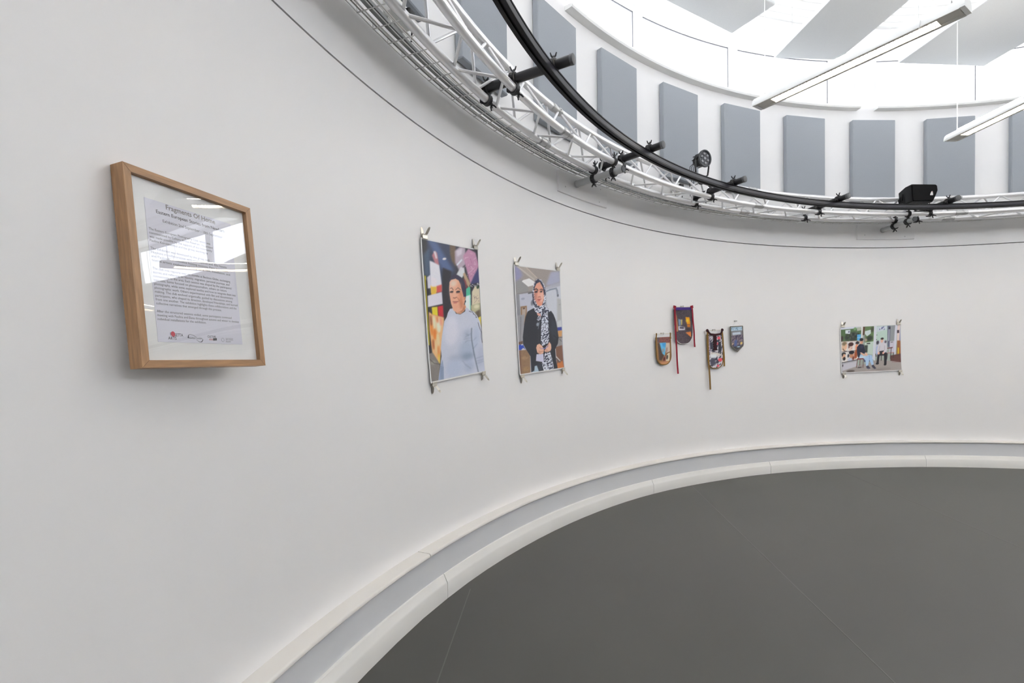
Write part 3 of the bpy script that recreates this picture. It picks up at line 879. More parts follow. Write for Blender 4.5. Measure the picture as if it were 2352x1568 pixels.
    l([(352, 822), (812, 806)], 14, (70, 62, 66), 3)
    e(428, 872, 56, 36, (30, 30, 34), 6)
    e(440, 945, 44, 72, (216, 172, 142), 8)
    e(455, 1000, 36, 46, (32, 28, 30), 8)
    e(400, 900, 16, 40, (44, 40, 44), 6)
    l([(520, 815), (540, 1085)], 12, (196, 192, 194), 2)
    e(620, 1030, 70, 60, (186, 192, 210), 8)
    e(640, 930, 56, 64, (190, 134, 104), 8)
    e(630, 850, 72, 46, (32, 32, 42), 8)
    e(556, 930, 24, 46, (44, 44, 52), 8)
    e(690, 1000, 30, 50, (120, 60, 50), 10)
    e(748, 900, 44, 120, (162, 80, 44), 10)
    l([(400, 1102), (812, 1046)], 18, (36, 30, 36), 3)
    p([(400, 1112), (805, 1064), (805, 1216), (420, 1316)], (192, 190, 198), 3)
    l([(404, 1128), (805, 1080)], 12, (150, 148, 158), 3)
    e(432, 1175, 14, 34, (70, 66, 72), 5)
    p([(262, 245), (288, 250), (436, 1356), (404, 1352)], (42, 40, 48), 3)
    p([(796, 1008), (972, 1010), (972, 1046), (796, 1046)], (128, 52, 54), 3)
    for L in (((800, 1040), (798, 1252)), ((955, 1050), (970, 1262)), ((872, 1050), (876, 1200))):
        l(list(L), 14, (92, 44, 40), 2)
    l([(905, 1050), (915, 1210)], 16, (150, 146, 140), 3)
    p([(965, 1040), (1150, 1060), (1150, 1110), (985, 1120)], (56, 62, 98), 6)
    p([(836, 925), (1000, 930), (1165, 955), (1240, 1195), (1188, 1216), (1112, 1070), (1096, 1224), (1040, 1228), (1010, 1080), (950, 1016), (836, 1016)], (168, 196, 226), 3)
    e(930, 990, 80, 20, (196, 214, 234), 8)
    l([(1100, 960), (1112, 1070)], 10, (118, 150, 190), 4)
    p([(802, 660), (850, 640), (925, 676), (992, 872), (960, 905), (872, 880), (838, 1004), (800, 970), (770, 850), (752, 730)], (38, 42, 62), 3)
    e(880, 720, 40, 50, (52, 58, 82), 12)
    p([(842, 866), (884, 866), (1005, 945), (962, 965), (900, 920)], (222, 176, 154), 3)
    p([(976, 880), (1010, 880), (1070, 950), (1010, 970)], (222, 178, 158), 3)
    e(858, 596, 42, 58, (216, 166, 142), 4)
    e(880, 600, 16, 50, (190, 136, 112), 8)
    e(852, 538, 50, 38, (36, 33, 40), 5)
    l([(836, 575), (852, 573)], 7, (60, 40, 40), 2)
    l([(868, 577), (886, 577)], 7, (60, 40, 40), 2)
    l([(850, 622), (874, 622)], 7, (150, 80, 76), 2)
    p([(1046, 1228), (1100, 1214), (1168, 1292), (1120, 1316), (1070, 1290)], (70, 70, 86), 3)
    p([(1186, 1218), (1234, 1206), (1318, 1302), (1270, 1314), (1210, 1270)], (66, 66, 82), 3)
    l([(1070, 1300), (1160, 1306)], 8, (190, 186, 186), 2)
    p([(1540, 796), (1680, 784), (1682, 812), (1542, 822)], (112, 62, 72), 3)
    p([(1545, 915), (1725, 915), (1725, 945), (1545, 945)], (176, 140, 138), 4)
    for L in (((1560, 940), (1560, 1090)), ((1640, 800), (1655, 1080)), ((1720, 930), (1725, 1060)), ((1410, 960), (1420, 1110)), ((1260, 930), (1280, 1000))):
        l(list(L), 18, (64, 52, 54), 4)
    p([(1338, 866), (1462, 858), (1548, 930), (1566, 1205), (1508, 1212), (1478, 985), (1366, 985), (1362, 1180), (1306, 1186), (1306, 950)], (36, 34, 42), 3)
    p([(1308, 690), (1350, 655), (1430, 650), (1500, 688), (1545, 835), (1492, 930), (1452, 890), (1470, 850), (1345, 866), (1356, 930), (1300, 930), (1282, 810)], (206, 202, 208), 3)
    l([(1345, 730), (1335, 860)], 10, (160, 156, 166), 5)
    l([(1470, 730), (1476, 850)], 10, (160, 156, 166), 5)
    e(1336, 920, 26, 34, (222, 176, 158), 3)
    e(1452, 920, 26, 30, (222, 176, 158), 3)
    e(1386, 602, 36, 56, (226, 184, 166), 4)
    e(1386, 553, 40, 26, (46, 40, 42), 4)
    l([(1366, 590), (1380, 589)], 6, (70, 46, 46), 2)
    l([(1394, 589), (1408, 590)], 6, (70, 46, 46), 2)
    l([(1376, 632), (1398, 632)], 6, (160, 90, 84), 2)
    e(1330, 1180, 40, 26, (30, 30, 36), 3)
    e(1532, 1214, 34, 28, (28, 28, 34), 3)
    c.zoom(0, 0, 1)
    c.grain(3)
    return c


def paint_pennant(k):
    c = Canvas(1490, 690, 1725, 860, 6, (120, 110, 100))
    c.zoom(1460, 660, 6.273)
    p, e, l = c.poly, c.ell, c.line
    if k == 0:
        p([(250, 640), (480, 640), (520, 1120), (290, 1120)], (152, 112, 70))
        p([(280, 690), (480, 690), (490, 800), (320, 800)], (136, 86, 80), 4)
        c.speck([(320, 700), (480, 700), (486, 790), (330, 790)], (140, 88, 82), (108, 74, 76), 10, .35, .7)
        p([(290, 705), (330, 705), (320, 800), (300, 790)], (96, 84, 88), 6)
        p([(330, 795), (425, 795), (418, 985), (375, 945), (345, 880)], (98, 176, 216), 3)
        p([(370, 800), (425, 798), (422, 860), (380, 850)], (70, 150, 206), 6)
        e(388, 905, 12, 30, (150, 146, 150), 4)
        p([(425, 800), (480, 800), (492, 935), (436, 945), (420, 900)], (196, 180, 166), 4)
        e(440, 900, 10, 40, (150, 120, 110), 6)
        p([(300, 800), (332, 800), (380, 950), (410, 980), (380, 1050), (340, 1040)], (86, 70, 62), 6)
        p([(405, 985), (440, 985), (445, 1070), (395, 1070)], (150, 100, 84), 5)
        e(415, 1030, 12, 30, (80, 40, 36), 5)
        p([(445, 960), (488, 935), (495, 1060), (440, 1060)], (206, 196, 170), 3)
        l([(430, 985), (450, 945), (490, 932)], 10, (112, 76, 44), 2)
        e(455, 1005, 12, 34, (64, 54, 52), 4)
        p([(350, 1065), (500, 1065), (480, 1110), (380, 1110)], (186, 134, 98), 6)
    elif k == 1:
        p([(500, 250), (800, 250), (860, 830), (560, 830)], (84, 74, 80))
        p([(555, 325), (745, 325), (790, 480), (600, 480)], (72, 66, 72), 8)
        c.speck([(540, 320), (800, 320), (840, 800), (580, 800)], (84, 74, 80), (66, 58, 66), 9, .4, .6)
        p([(548, 340), (575, 430), (605, 640), (585, 640)], (196, 130, 84), 4)
        p([(600, 460), (640, 470), (640, 560), (610, 550)], (118, 142, 168), 5)
        p([(640, 470), (662, 470), (660, 550), (648, 550)], (196, 176, 110), 4)
        p([(604, 560), (700, 580), (706, 622), (612, 622)], (206, 204, 212), 5)
        p([(625, 575), (690, 580), (690, 605), (630, 600)], (72, 66, 82), 4)
        p([(706, 435), (770, 440), (785, 540), (730, 540)], (232, 150, 26), 4)
        e(736, 486, 22, 22, (250, 196, 50), 8)
        p([(730, 545), (785, 545), (782, 585), (740, 580)], (196, 112, 34), 6)
        p([(720, 590), (800, 590), (800, 630), (730, 630)], (64, 52, 56), 6)
        p([(715, 655), (800, 645), (808, 725), (770, 700)], (206, 122, 62), 4)
        p([(560, 700), (600, 760), (640, 815), (590, 790)], (214, 208, 206), 4)
    elif k == 2:
        p([(980, 590), (1300, 590), (1320, 1200), (1020, 1200)], (182, 178, 182))
        c.speck([(1030, 670), (1260, 670), (1270, 1160), (1060, 1160)], (196, 192, 198), (66, 66, 80), 15, .46)
        p([(1060, 930), (1240, 940), (1246, 985), (1062, 1000)], (206, 200, 194), 8)
        p([(1075, 960), (1160, 960), (1160, 1010), (1080, 1015)], (218, 222, 226), 6)
        for (x, y, rx, ry) in ((1190, 730, 24, 22), (1220, 1045, 34, 26), (1190, 1130, 18, 16), (1170, 810, 10, 20)):
            e(x, y, rx, ry, (226, 88, 100), 4)
        p([(1180, 790), (1220, 780), (1230, 900), (1222, 965), (1205, 960), (1206, 900), (1196, 950), (1184, 950)], (52, 54, 66), 3)
        p([(1046, 790), (1105, 780), (1110, 880), (1070, 890)], (66, 68, 80), 6)
        p([(1065, 1040), (1140, 1010), (1160, 1110), (1090, 1120)], (78, 78, 92), 8)
        l([(1046, 690), (1060, 940)], 10, (176, 150, 176), 4)
    else:
        p([(1320, 540), (1600, 540), (1600, 950), (1320, 950)], (112, 108, 112))
        p([(1340, 560), (1512, 560), (1520, 628), (1350, 628)], (170, 192, 206), 4)
        c.speck([(1350, 575), (1508, 575), (1512, 615), (1355, 615)], (172, 194, 208), (120, 150, 172), 10, .35)
        p([(1350, 628), (1515, 622), (1520, 690), (1360, 690)], (120, 120, 124), 5)
        p([(1375, 648), (1490, 640), (1500, 678), (1385, 684)], (186, 196, 208), 5)
        c.speck([(1360, 690), (1540, 680), (1555, 860), (1470, 890), (1380, 850)], (128, 116, 122), (76, 72, 92), 11, .45)
        p([(1420, 760), (1455, 750), (1465, 870), (1430, 870)], (86, 100, 148), 5)
        e(1400, 810, 10, 12, (226, 196, 160), 4)
        e(1522, 806, 16, 20, (246, 206, 120), 6)
        p([(1390, 850), (1560, 840), (1470, 905)], (72, 72, 74), 6)
        e(1490, 855, 24, 8, (170, 200, 216), 4)
    c.zoom(0, 0, 1)
    c.grain(4, 2)
    return c


def color_mesh(name, P, faces, cols, mt):
    me = bpy.data.meshes.new(name)
    me.from_pydata([tuple(p) for p in P], [], faces)
    at_ = me.color_attributes.new('Col', 'FLOAT_COLOR', 'POINT')
    at_.data.foreach_set('color', np.c_[cols, np.ones(len(cols))].astype(np.float32).ravel())
    me.materials.append(M[mt])
    me.polygons.foreach_set('use_smooth', [True] * len(me.polygons))
    return me


def print_sheet(name, label, cvs, px, w_, h_, nx, ny, mw, bow, border, curl):
    """a photographic print: painted front with a white margin, thin white back"""
    root = thing(name, label, 'poster', mw, 'photographic prints clipped to the wall')
    H = homog([(-w_ / 2, h_ / 2), (w_ / 2, h_ / 2), (w_ / 2, -h_ / 2), (-w_ / 2, -h_ / 2)], px)
    X, Z = np.meshgrid(np.linspace(-w_ / 2, w_ / 2, nx + 1), np.linspace(-h_ / 2, h_ / 2, ny + 1))
    x, z = X.ravel(), Z.ravel()

    def depth(x, z):
        u, v = 2 * x / w_, 2 * z / h_
        return -0.006 - bow * (1 - u * u) - curl * np.abs(v) ** 3 * (u * u) - 0.002 * np.sin(v * 2.5 + 1)
    cols = to_lin(cvs.sample(hmap(H, np.c_[x, z])))
    edge = (np.abs(x) > w_ / 2 - border) | (np.abs(z) > h_ / 2 - border)
    cols[edge] = 0.82
    fs = [(j * (nx + 1) + i, j * (nx + 1) + i + 1, (j + 1) * (nx + 1) + i + 1, (j + 1) * (nx + 1) + i) for j in range(ny) for i in range(nx)]
    link('printed_face', color_mesh('printed_face', np.c_[x, depth(x, z), z], fs, cols, 'photo'), root)
    bx, bz = np.meshgrid(np.linspace(-w_ / 2, w_ / 2, 25), np.linspace(-h_ / 2, h_ / 2, 33))
    bx, bz = bx.ravel(), bz.ravel()
    m = MB()
    d = depth(bx, bz)
    P = list(zip(bx, d + .0006, bz)) + list(zip(bx, d + .0016, bz))
    Fs = []
    for j in range(32):
        for i in range(24):
            q = (j * 25 + i, j * 25 + i + 1, (j + 1) * 25 + i + 1, (j + 1) * 25 + i)
            Fs += [q, tuple(reversed([k + 825 for k in q]))]
    rim = [i for i in range(25)] + [j * 25 + 24 for j in range(1, 33)] + [32 * 25 + i for i in range(23, -1, -1)] + [j * 25 for j in range(31, 0, -1)]
    Fs += [(rim[i], rim[i] + 825, rim[(i + 1) % len(rim)] + 825, rim[(i + 1) % len(rim)]) for i in range(len(rim))]
    m.add(P, Fs)
    obj('paper_back', m, 'photo_back', root)
    return root, depth


# ------------------------------------------------------------------ framed notice
FW, FH, FD, FT = 0.342, 0.4442, 0.036, 0.0165
KX = 0.342 / 0.380
FRM = at(255.2165, 4.9424, 1.4147, rot=0.0036, tilt=rad(-5.0), yaw=-0.0959)
fr = thing('framed_notice', 'square oak frame holding a printed exhibition notice behind glossy acrylic', 'picture frame', FRM)
me = None
for i, (ln, off, ang) in enumerate(((FW, FH / 2, 0), (FH, FW / 2, 1), (FW, FH / 2, 2), (FH, FW / 2, 3))):
    # each rail is modelled lying along x with mitred ends, then turned into place
    L, m = ln / 2, MB()
    for (y0, y1) in ((-FD / 2, FD / 2),):
        P = [(-L, y0, 0), (L, y0, 0), (L - FT, y0, -FT), (-L + FT, y0, -FT), (-L, y1, 0), (L, y1, 0), (L - FT, y1, -FT), (-L + FT, y1, -FT)]
        m.add(P, [(0, 1, 2, 3), (4, 7, 6, 5), (0, 4, 5, 1), (1, 5, 6, 2), (2, 6, 7, 3), (3, 7, 4, 0)])
    ro = obj('frame_rail', m, 'oak', fr, Matrix.Rotation(ang * PI / 2, 4, 'Y') @ Matrix.Translation((0, 0, off)), smooth=False)
for sx in (-1, 1):
    for sz in (-1, 1):
        x, z = sx * FW / 2, sz * FH / 2
        a, b = Vector((x, -FD / 2 - .0001, z)), Vector((x - sx * FT, -FD / 2 - .0001, z - sz * FT))
        obj('mitre_joint', MB().tube([a, b], .00035, 4), 'oak_joint', fr)
obj('backing_board', MB().box((0, FD / 2 - .004, 0), (FW - .006, .004, FH - .006)), 'mat_board', fr, smooth=False)
obj('mat_board', MB().box((0, -.004, 0), (FW - 2 * FT + .002, .002, FH - 2 * FT + .002)), 'mat_board', fr, smooth=False)
PX0, PX1, PZ = -0.1352, 0.1225, 0.1632
pap = obj('notice_paper', MB().box(((PX0 + PX1) / 2, -.0056, 0), (PX1 - PX0, .0008, 2 * PZ)), 'paper', fr, Matrix.Scale(KX, 4, Vector((1, 0, 0))), smooth=False)
gl = MB()
gx, gz = FW / 2 - FT + .001, FH / 2 - FT + .001
gl.box((0, -FD / 2 + .0075, 0), (2 * gx, .0015, 2 * gz))
obj('acrylic_sheet', gl, 'acrylic', fr, smooth=False)

font_cache = {}


def text_mesh(s, size, bold=False, shear=0.0):
    cu = bpy.data.curves.new('t', 'FONT')
    cu.body = s
    cu.size = size
    cu.resolution_u = 2
    cu.fill_mode = 'FRONT'
    cu.offset = size * (0.013 if bold else 0.0)
    cu.shear = shear
    o = bpy.data.objects.new('t', cu)
    COL.objects.link(o)
    dg = bpy.context.evaluated_depsgraph_get()
    me_ = bpy.data.meshes.new_from_object(o.evaluated_get(dg))
    bpy.data.objects.remove(o)
    bpy.data.curves.remove(cu)
    return me_


def put_text(name, s, x, z, height, width, mt, parent, bold=False, y=-.0062, shear=0.0):
    """flat lettering on the notice, left end at x, baseline z; scaled to the given line width (None keeps proportions)"""
    me_ = text_mesh(s, height, bold, shear)
    n = len(me_.vertices)
    co = np.empty(n * 3)
    me_.vertices.foreach_get('co', co)
    co = co.reshape(-1, 3)
    wd = co[:, 0].max() - co[:, 0].min()
    k = width / wd if width else 1.0
    out = np.c_[(co[:, 0] - co[:, 0].min()) * k + x, np.full(n, y), co[:, 1] + z]
    me_.vertices.foreach_set('co', out.ravel())
    me_.materials.clear()
    me_.materials.append(M[mt])
    for p_ in me_.polygons:
        p_.material_index = 0
    me_.update()
    return link(name, me_, parent)


put_text('title_lettering', 'Fragments Of Home', -.080, .1500, .0165, .1475, 'ink_title', pap, True)
put_text('subtitle_lettering', 'Eastern European Stories from Newham', -.1075, .1345, .0115, .2035, 'ink', pap, True)
put_text('date_lettering', 'Exhibition 2nd September - 18th September', -.0918, .1165, .0098, .1800, 'ink', pap)
lines = [
    (.0910, 'The Eastern European Photography Club, which was', None), (.0822, 'commissioned by Culture Within Newham, the project', None),
    (.0733, 'was made possible by the support of the community', None), (.0645, 'Paulina Korobkiewicz and the group working by', None),
    (.0468, 'The exhibition was developed by the group with', None), (.0380, 'Hopkins in collaboration with participants and, Ella Natalia', .2235),
    (.0290, 'and Paulina Korobkiewicz hosting sessions, Elena Jureviciute,', .2275), (.0200, 'textile artists exploring photography, film, installation, and', .2330),
    (.0012, 'The club met regularly over six months at Beckton Globe, exchanging', .2310), (-.0076, 'stories and reflecting on identity, migration, personal journeys, and', .2270),
    (-.0164, 'connections to the area. Each session was shaped by the participants\u2019', .2350), (-.0252, 'interests. Some focused on photojournalism, others on nature', .2150),
    (-.0340, 'photography, while some explored textiles and how to integrate them into', .2460), (-.0428, 'photographic work. Others experimented with film and documentary', .2350),
    (-.0516, 'making. The club evolved organically, guided by discussions among', .2310), (-.0604, 'participants, who shaped its direction, developed friendships, and learned', .2490),
    (-.0692, 'from one another. The exhibition highlights these collaborations and the', .2440), (-.0781, 'collective narratives that emerged through this process.', .1910),
    (-.0960, 'After the structured sessions ended, some participants continued', .2230), (-.1049, 'meeting with Paulina and Elena throughout autumn and winter to develop', .2480),
    (-.1138, 'individual installations for the exhibition.', .1370)]
for z, s, wd in lines:
    put_text('text_line', s, -.1311, z, .0079, wd if wd else len(s) * .00365, 'ink', pap)
# the four sponsors' marks along the foot of the notice
put_text('rosetta_lettering', 'R', -.1020, -.1480, .0105, .0052, 'ink_black', pap, True)
put_text('rosetta_lettering', 'SETTA', -.0905, -.1490, .0098, .0235, 'ink_black', pap, True)
put_text('rosetta_lettering', 'ARTS', -.1085, -.1570, .0098, .0225, 'ink_black', pap, True)
obj('rosetta_dot', MB().prism([(-.0945 + .0056 * math.cos(t), -.1440 + .0062 * math.sin(t)) for t in np.linspace(0, 2 * PI, 24, endpoint=False)], -.00630, -.00605), 'ink_red', pap, smooth=False)
put_text('newham_lettering', 'Newham London', -.0520, -.1535, .0070, .0400, 'ink_black', pap)
obj('newham_swoosh', MB().tube([(-.0535, -.0062, -.1520), (-.0520, -.0062, -.1455), (-.0460, -.0062, -.1425), (-.0360, -.0062, -.1450), (-.0280, -.0062, -.1500)], [.0008, .0007, .0004, .0003, .0002], 5)
    .tube([(-.0290, -.0062, -.1560), (-.0200, -.0062, -.1605), (-.0140, -.0062, -.1600), (-.0105, -.0062, -.1560), (-.0100, -.0062, -.1530)], [.0002, .0005, .0009, .0008, .0004], 5), 'ink_black', pap)
put_text('culture_lettering', 'CULTURE', .0055, -.1485, .0076, .0270, 'ink_black', pap, True, shear=.15)
put_text('culture_lettering', 'WITHIN', .0100, -.1555, .0064, .0120, 'ink_coral', pap, True, shear=.1)
obj('newham_block', MB().prism([(.0225, -.1560), (.0345, -.1548), (.0350, -.1490), (.0228, -.1498)], -.00625, -.00605), 'ink_soft', pap, smooth=False)
obj('arts_council_ring', MB().tube([(.0545 + .0042 * math.cos(t), -.0062, -.1530 + .0046 * math.sin(t)) for t in np.linspace(0, 2 * PI, 20, endpoint=False)], .00025, 4, closed=True), 'ink_soft', pap)
put_text('arts_council_lettering', 'ARTS COUNCIL', .0645, -.1535, .0046, .0255, 'ink_soft', pap)
put_text('arts_council_lettering', 'ENGLAND', .0645, -.1585, .0046, .0165, 'ink_soft', pap)
put_text('arts_council_lettering', 'Supported using public funding by', .0645, -.1492, .0030, .0255, 'ink_soft', pap)


# ------------------------------------------------------------------ clips and prints
def clip_meshes():
    w_ = .034
    jaw = MB()
    # folded jaw: two lips gripping the sheet, with rolled edges
    jaw.prism([(-w_ / 2, -.004), (w_ / 2, -.004), (w_ / 2, .010), (.011, .018), (-.011, .018), (-w_ / 2, .010)], -.0062, -.0050)
    jaw.prism([(-w_ / 2, -.004), (w_ / 2, -.004), (w_ / 2, .010), (.011, .018), (-.011, .018), (-w_ / 2, .010)], .0022, .0034)
    jaw.tube([(-w_ / 2, -.0056, -.004), (w_ / 2, -.0056, -.004)], .0018, 6)
    jaw.tube([(-w_ / 2, .0028, -.004), (w_ / 2, .0028, -.004)], .0018, 6)
    spring = MB().tube([(-.012, -.0015, .0135), (.012, -.0015, .0135)], .0052, 10)
    tab = [(-.0085, .010), (.0085, .010), (.0085, .030), (.007, .040), (.004, .0455), (0, .047), (-.004, .0455), (-.007, .040), (-.0085, .030)]
    back = MB().prism(tab, 0, .0012)
    front = MB().prism(tab, 0, .0012)
    hole = MB().tube([(.0032 * math.cos(t), -.0004, .038 + .0032 * math.sin(t)) for t in np.linspace(0, 2 * PI, 10, endpoint=False)], .0008, 5, closed=True)
    return [(n, m.mesh(n, mt, True, 30)) for n, m, mt in (('jaw', jaw, 'clip'), ('spring', spring, 'clip_dark'), ('rear_arm', back, 'clip_dark'), ('front_arm', front, 'clip'), ('eyelet', hole, 'clip_dark'))]


CLIP = clip_meshes()


def clip(mw, label, scale=1.0):
    r_ = thing('bulldog_clip', label, 'clip', mw @ Matrix.Scale(scale, 4), 'nickel clips on the prints')
    arm = None
    for n, me_ in CLIP:
        mm = Matrix.Identity(4)
        if n == 'rear_arm':
            mm = Matrix.Translation((0, .0045, .004)) @ Matrix.Rotation(rad(-8), 4, 'X')
        if n == 'front_arm':
            mm = Matrix.Translation((0, -.0065, .006)) @ Matrix.Rotation(rad(38), 4, 'X')
        if n == 'eyelet':
            link(n, me_, arm, Matrix.Identity(4))
            continue
        o = link(n, me_, r_, mm)
        if n == 'front_arm':
            arm = o
    return r_


prints = [
    ('photo_print', 'tall colour print of a woman in a pale grey jumper at a shop front', paint_poster1, [(959, 541), (1089, 577), (1120, 862), (989, 873)], .529, .7237, 170, 236, at(237.60, 4.990, 1.4745, rot=.085), .003, .007, .006, 'grey jumper'),
    ('photo_print', 'tall colour print of a woman in a black jacket and patterned headscarf', paint_poster2, [(1173, 602), (1279, 627), (1303, 852), (1198, 856)], .551, .729, 170, 226, at(227.05, 4.990, 1.4848, rot=.068), .003, .007, .005, 'patterned headscarf'),
    ('photo_print', 'wide colour print of two seated men outside a barber shop', paint_poster3, [(1923, 745), (2063, 750), (2077, 855), (1937, 853)], .678, .503, 200, 150, at(178.32, 4.990, 1.2763, rot=.032), .004, .009, .010, 'two seated men')]
CORN = {(-1, 1): 'top left', (1, 1): 'top right', (-1, -1): 'bottom left', (1, -1): 'bottom right'}
for (nm, lb, fn, px, w_, h_, nx, ny, mw, bow, bd, curl, who) in prints:
    root, dep = print_sheet(nm, lb, fn(), px, w_, h_, nx, ny, mw, bow, bd, curl)
    for (sx, sz), cn in CORN.items():
        x = sx * (w_ / 2 - (.030 if sz > 0 else .026))
        z = sz * (h_ / 2)
        y = float(dep(np.array(x), np.array(z)))
        loc = mw @ Matrix.Translation((x, y + .001, z)) @ (Matrix.Identity(4) if sz > 0 else Matrix.Rotation(PI, 4, 'Y'))
        clip(loc, 'nickel bulldog clip at the %s corner of the %s print' % (cn, who), 1.12)


# ------------------------------------------------------------------ pennants
def ubend(w_, h_, kind):
    """outline in local metres, from the top left down and round to the top right"""
    if kind == 'u':
        r_ = w_ * .42
        out = [(-w_ / 2, h_ / 2), (-w_ / 2, 0)]
        out += [(-w_ / 2 + r_ - r_ * math.cos(t), -h_ / 2 + r_ - r_ * math.sin(t)) for t in np.linspace(0, PI / 2, 8)]
        out += [(w_ / 2 - r_ + r_ * math.sin(t), -h_ / 2 + r_ - r_ * math.cos(t)) for t in np.linspace(0, PI / 2, 8)]
        out += [(w_ / 2, 0), (w_ / 2, h_ / 2)]
    else:
        out = [(-w_ / 2, h_ / 2), (-w_ / 2, -h_ * .22), (-w_ * .46, -h_ * .29), (0, -h_ / 2), (w_ * .46, -h_ * .29), (w_ / 2, -h_ * .22), (w_ / 2, h_ / 2)]
    return out


def inside(poly, x, z):
    c = False
    for i in range(len(poly)):
        (ax, az), (bx, bz) = poly[i], poly[i - 1]
        if (az > z) != (bz > z) and x < (bx - ax) * (z - az) / (bz - az) + ax:
            c = not c
    return c


def pennant(k, label, px, mw, w_, h_, top, kind, bind, bind_r):
    root = thing('fabric_pennant', label, 'pennant', mw, 'small fabric pennants hung on the wall')
    H = homog([(-w_ / 2, h_ / 2), (w_ / 2, h_ / 2), (w_ / 2, -h_ / 2), (-w_ / 2, -h_ / 2)], px)
    out = ubend(w_, h_, kind)
    out = [(x, min(z, top)) for x, z in out]
    # cloth as rows clipped to the outline, so the edge stays clean
    ny, nx = 84, 44
    P, fs = [], []
    zmin = min(z for _, z in out)
    for j in range(ny + 1):
        z = zmin + .0004 + (top - zmin - .0005) * j / ny
        xs = []
        for i in range(len(out)):
            (ax, az), (bx, bz) = out[i], out[(i + 1) % len(out)]
            if (az > z) != (bz > z):
                xs.append((bx - ax) * (z - az) / (bz - az) + ax)
        x0, x1 = (min(xs), max(xs)) if len(xs) >= 2 else (-.001, .001)
        for i in range(nx + 1):
            x = x0 + (x1 - x0) * i / nx
            P.append((x, -.010 - .003 * math.sin(x * 30) - .002 * math.cos(z * 22), z))
    for j in range(ny):
        for i in range(nx):
            a = j * (nx + 1) + i
            fs.append((a, a + 1, a + nx + 2, a + nx + 1))
    P = np.array(P)
    cols = to_lin(CVS[k].sample(hmap(H, P[:, [0, 2]])))
    n = len(P)
    back = P.copy()
    back[:, 1] += .003
    me_ = color_mesh('printed_cloth', np.r_[P, back], fs + [tuple(reversed([q + n for q in f_])) for f_ in fs], np.r_[cols, cols * 0 + .3], 'cloth')
    link('printed_cloth', me_, root)
    path = [(x, -.010, z) for x, z in out]
    if bind:
        obj('binding', MB().tube(path, bind_r, 8), bind, root)
    return root


def ribbon(name, mt, parent, pts, wd, y=-.016, th=.003):
    """a flat strap following (x, z) points"""
    m = MB()
    n = len(pts)
    P = []
    for i, (x, z) in enumerate(pts):
        a, b = pts[max(0, i - 1)], pts[min(n - 1, i + 1)]
        dx, dz = b[0] - a[0], b[1] - a[1]
        l_ = math.hypot(dx, dz) or 1
        nx_, nz_ = -dz / l_ * wd / 2, dx / l_ * wd / 2
        yy = y - .0015 * math.sin(i * 1.3)
        P += [(x + nx_, yy, z + nz_), (x - nx_, yy, z - nz_), (x - nx_, yy + th, z - nz_), (x + nx_, yy + th, z + nz_)]
    Fs = [(0, 1, 2, 3), (4 * n - 1, 4 * n - 2, 4 * n - 3, 4 * n - 4)]
    for i in range(n - 1):
        for q in range(4):
            Fs.append((4 * i + q, 4 * i + (q + 1) % 4, 4 * i + 4 + (q + 1) % 4, 4 * i + 4 + q))
    return obj(name, m.add(P, Fs), mt, parent)


def seq(a, b, n=6, sway=0.0):
    return [(a[0] + (b[0] - a[0]) * i / n + sway * math.sin(PI * i / n), a[1] + (b[1] - a[1]) * i / n) for i in range(n + 1)]


def rod_and_hook(root, w_, z, ext0, ext1):
    obj('hanging_rod', MB().tube([(-w_ / 2 - ext0, -.014, z), (w_ / 2 + ext1, -.014, z)], .0016, 6), 'brass', root)
    obj('wall_hook', MB().tube([(0, .016, z + .004), (0, -.008, z + .006), (0, -.016, z + .010), (0, -.020, z + .004), (0, -.016, z - .005), (0, -.009, z - .004)], .0022, 6)
        .lathe([(.0075, .010), (.0075, .014), (.004, .016)], 12, Matrix.Translation((0, 0, z + .004))), 'steel', root)


CVS = [paint_pennant(k) for k in range(4)]
PQ = [[(1502, 766), (1537, 766), (1544, 836), (1509, 838)], [(1542, 703), (1588, 703), (1594, 789), (1551, 790)], [(1620, 757), (1657, 757), (1663, 845), (1626, 846)], [(1672.5, 749.5), (1701.5, 749.5), (1711, 807), (1682, 807)]]
# ochre one
w_, h_ = .196, .285
r0 = pennant(0, 'small ochre-edged pennant with a blue sky picture, lowest and leftmost of the four', PQ[0], at(208.72, 4.985, 1.2899, rot=.05), w_, h_, h_ / 2 - .032, 'u', 'ochre', .0052)
rod_and_hook(r0, w_, h_ / 2 - .002, .022, .030)
for sx in (-1, 1):
    ribbon('strap', 'ochre', r0, seq((sx * (w_ / 2 - .004), h_ / 2 + .006), (sx * w_ / 2, h_ / 2 - .05)), .014, -.0165)
# crimson one
w_, h_ = .245, .357
r1 = pennant(1, 'dark street-scene pennant hung between long crimson velvet ribbons', PQ[1], at(205.56, 4.985, 1.518, rot=.05), w_, h_, h_ / 2 - .03, 'u', None, .004)
rod_and_hook(r1, w_, h_ / 2 - .006, .012, .010)
ribbon('purple_strap', 'purple', r1, seq((-.112, h_ / 2 - .024), (.108, h_ / 2 - .024)), .026, -.0135)
for sx, end in ((-1, -.455), (1, -.215)):
    ribbon('ribbon', 'red_velvet', r1, seq((sx * .116, h_ / 2 - .002), (sx * .122 + (.012 if sx < 0 else .012), end), 10, .004 * sx), .018, -.0185)
    ribbon('ribbon_knot', 'red_velvet', r1, seq((sx * .132, h_ / 2 - .006), (sx * .100, h_ / 2 - .012), 3), .026, -.0205, .006)
obj('fabric_edge', MB().tube([(x, -.010, z) for x, z in ubend(w_, h_, 'u')][1:-1], .0024, 6), 'photo_back', r1)
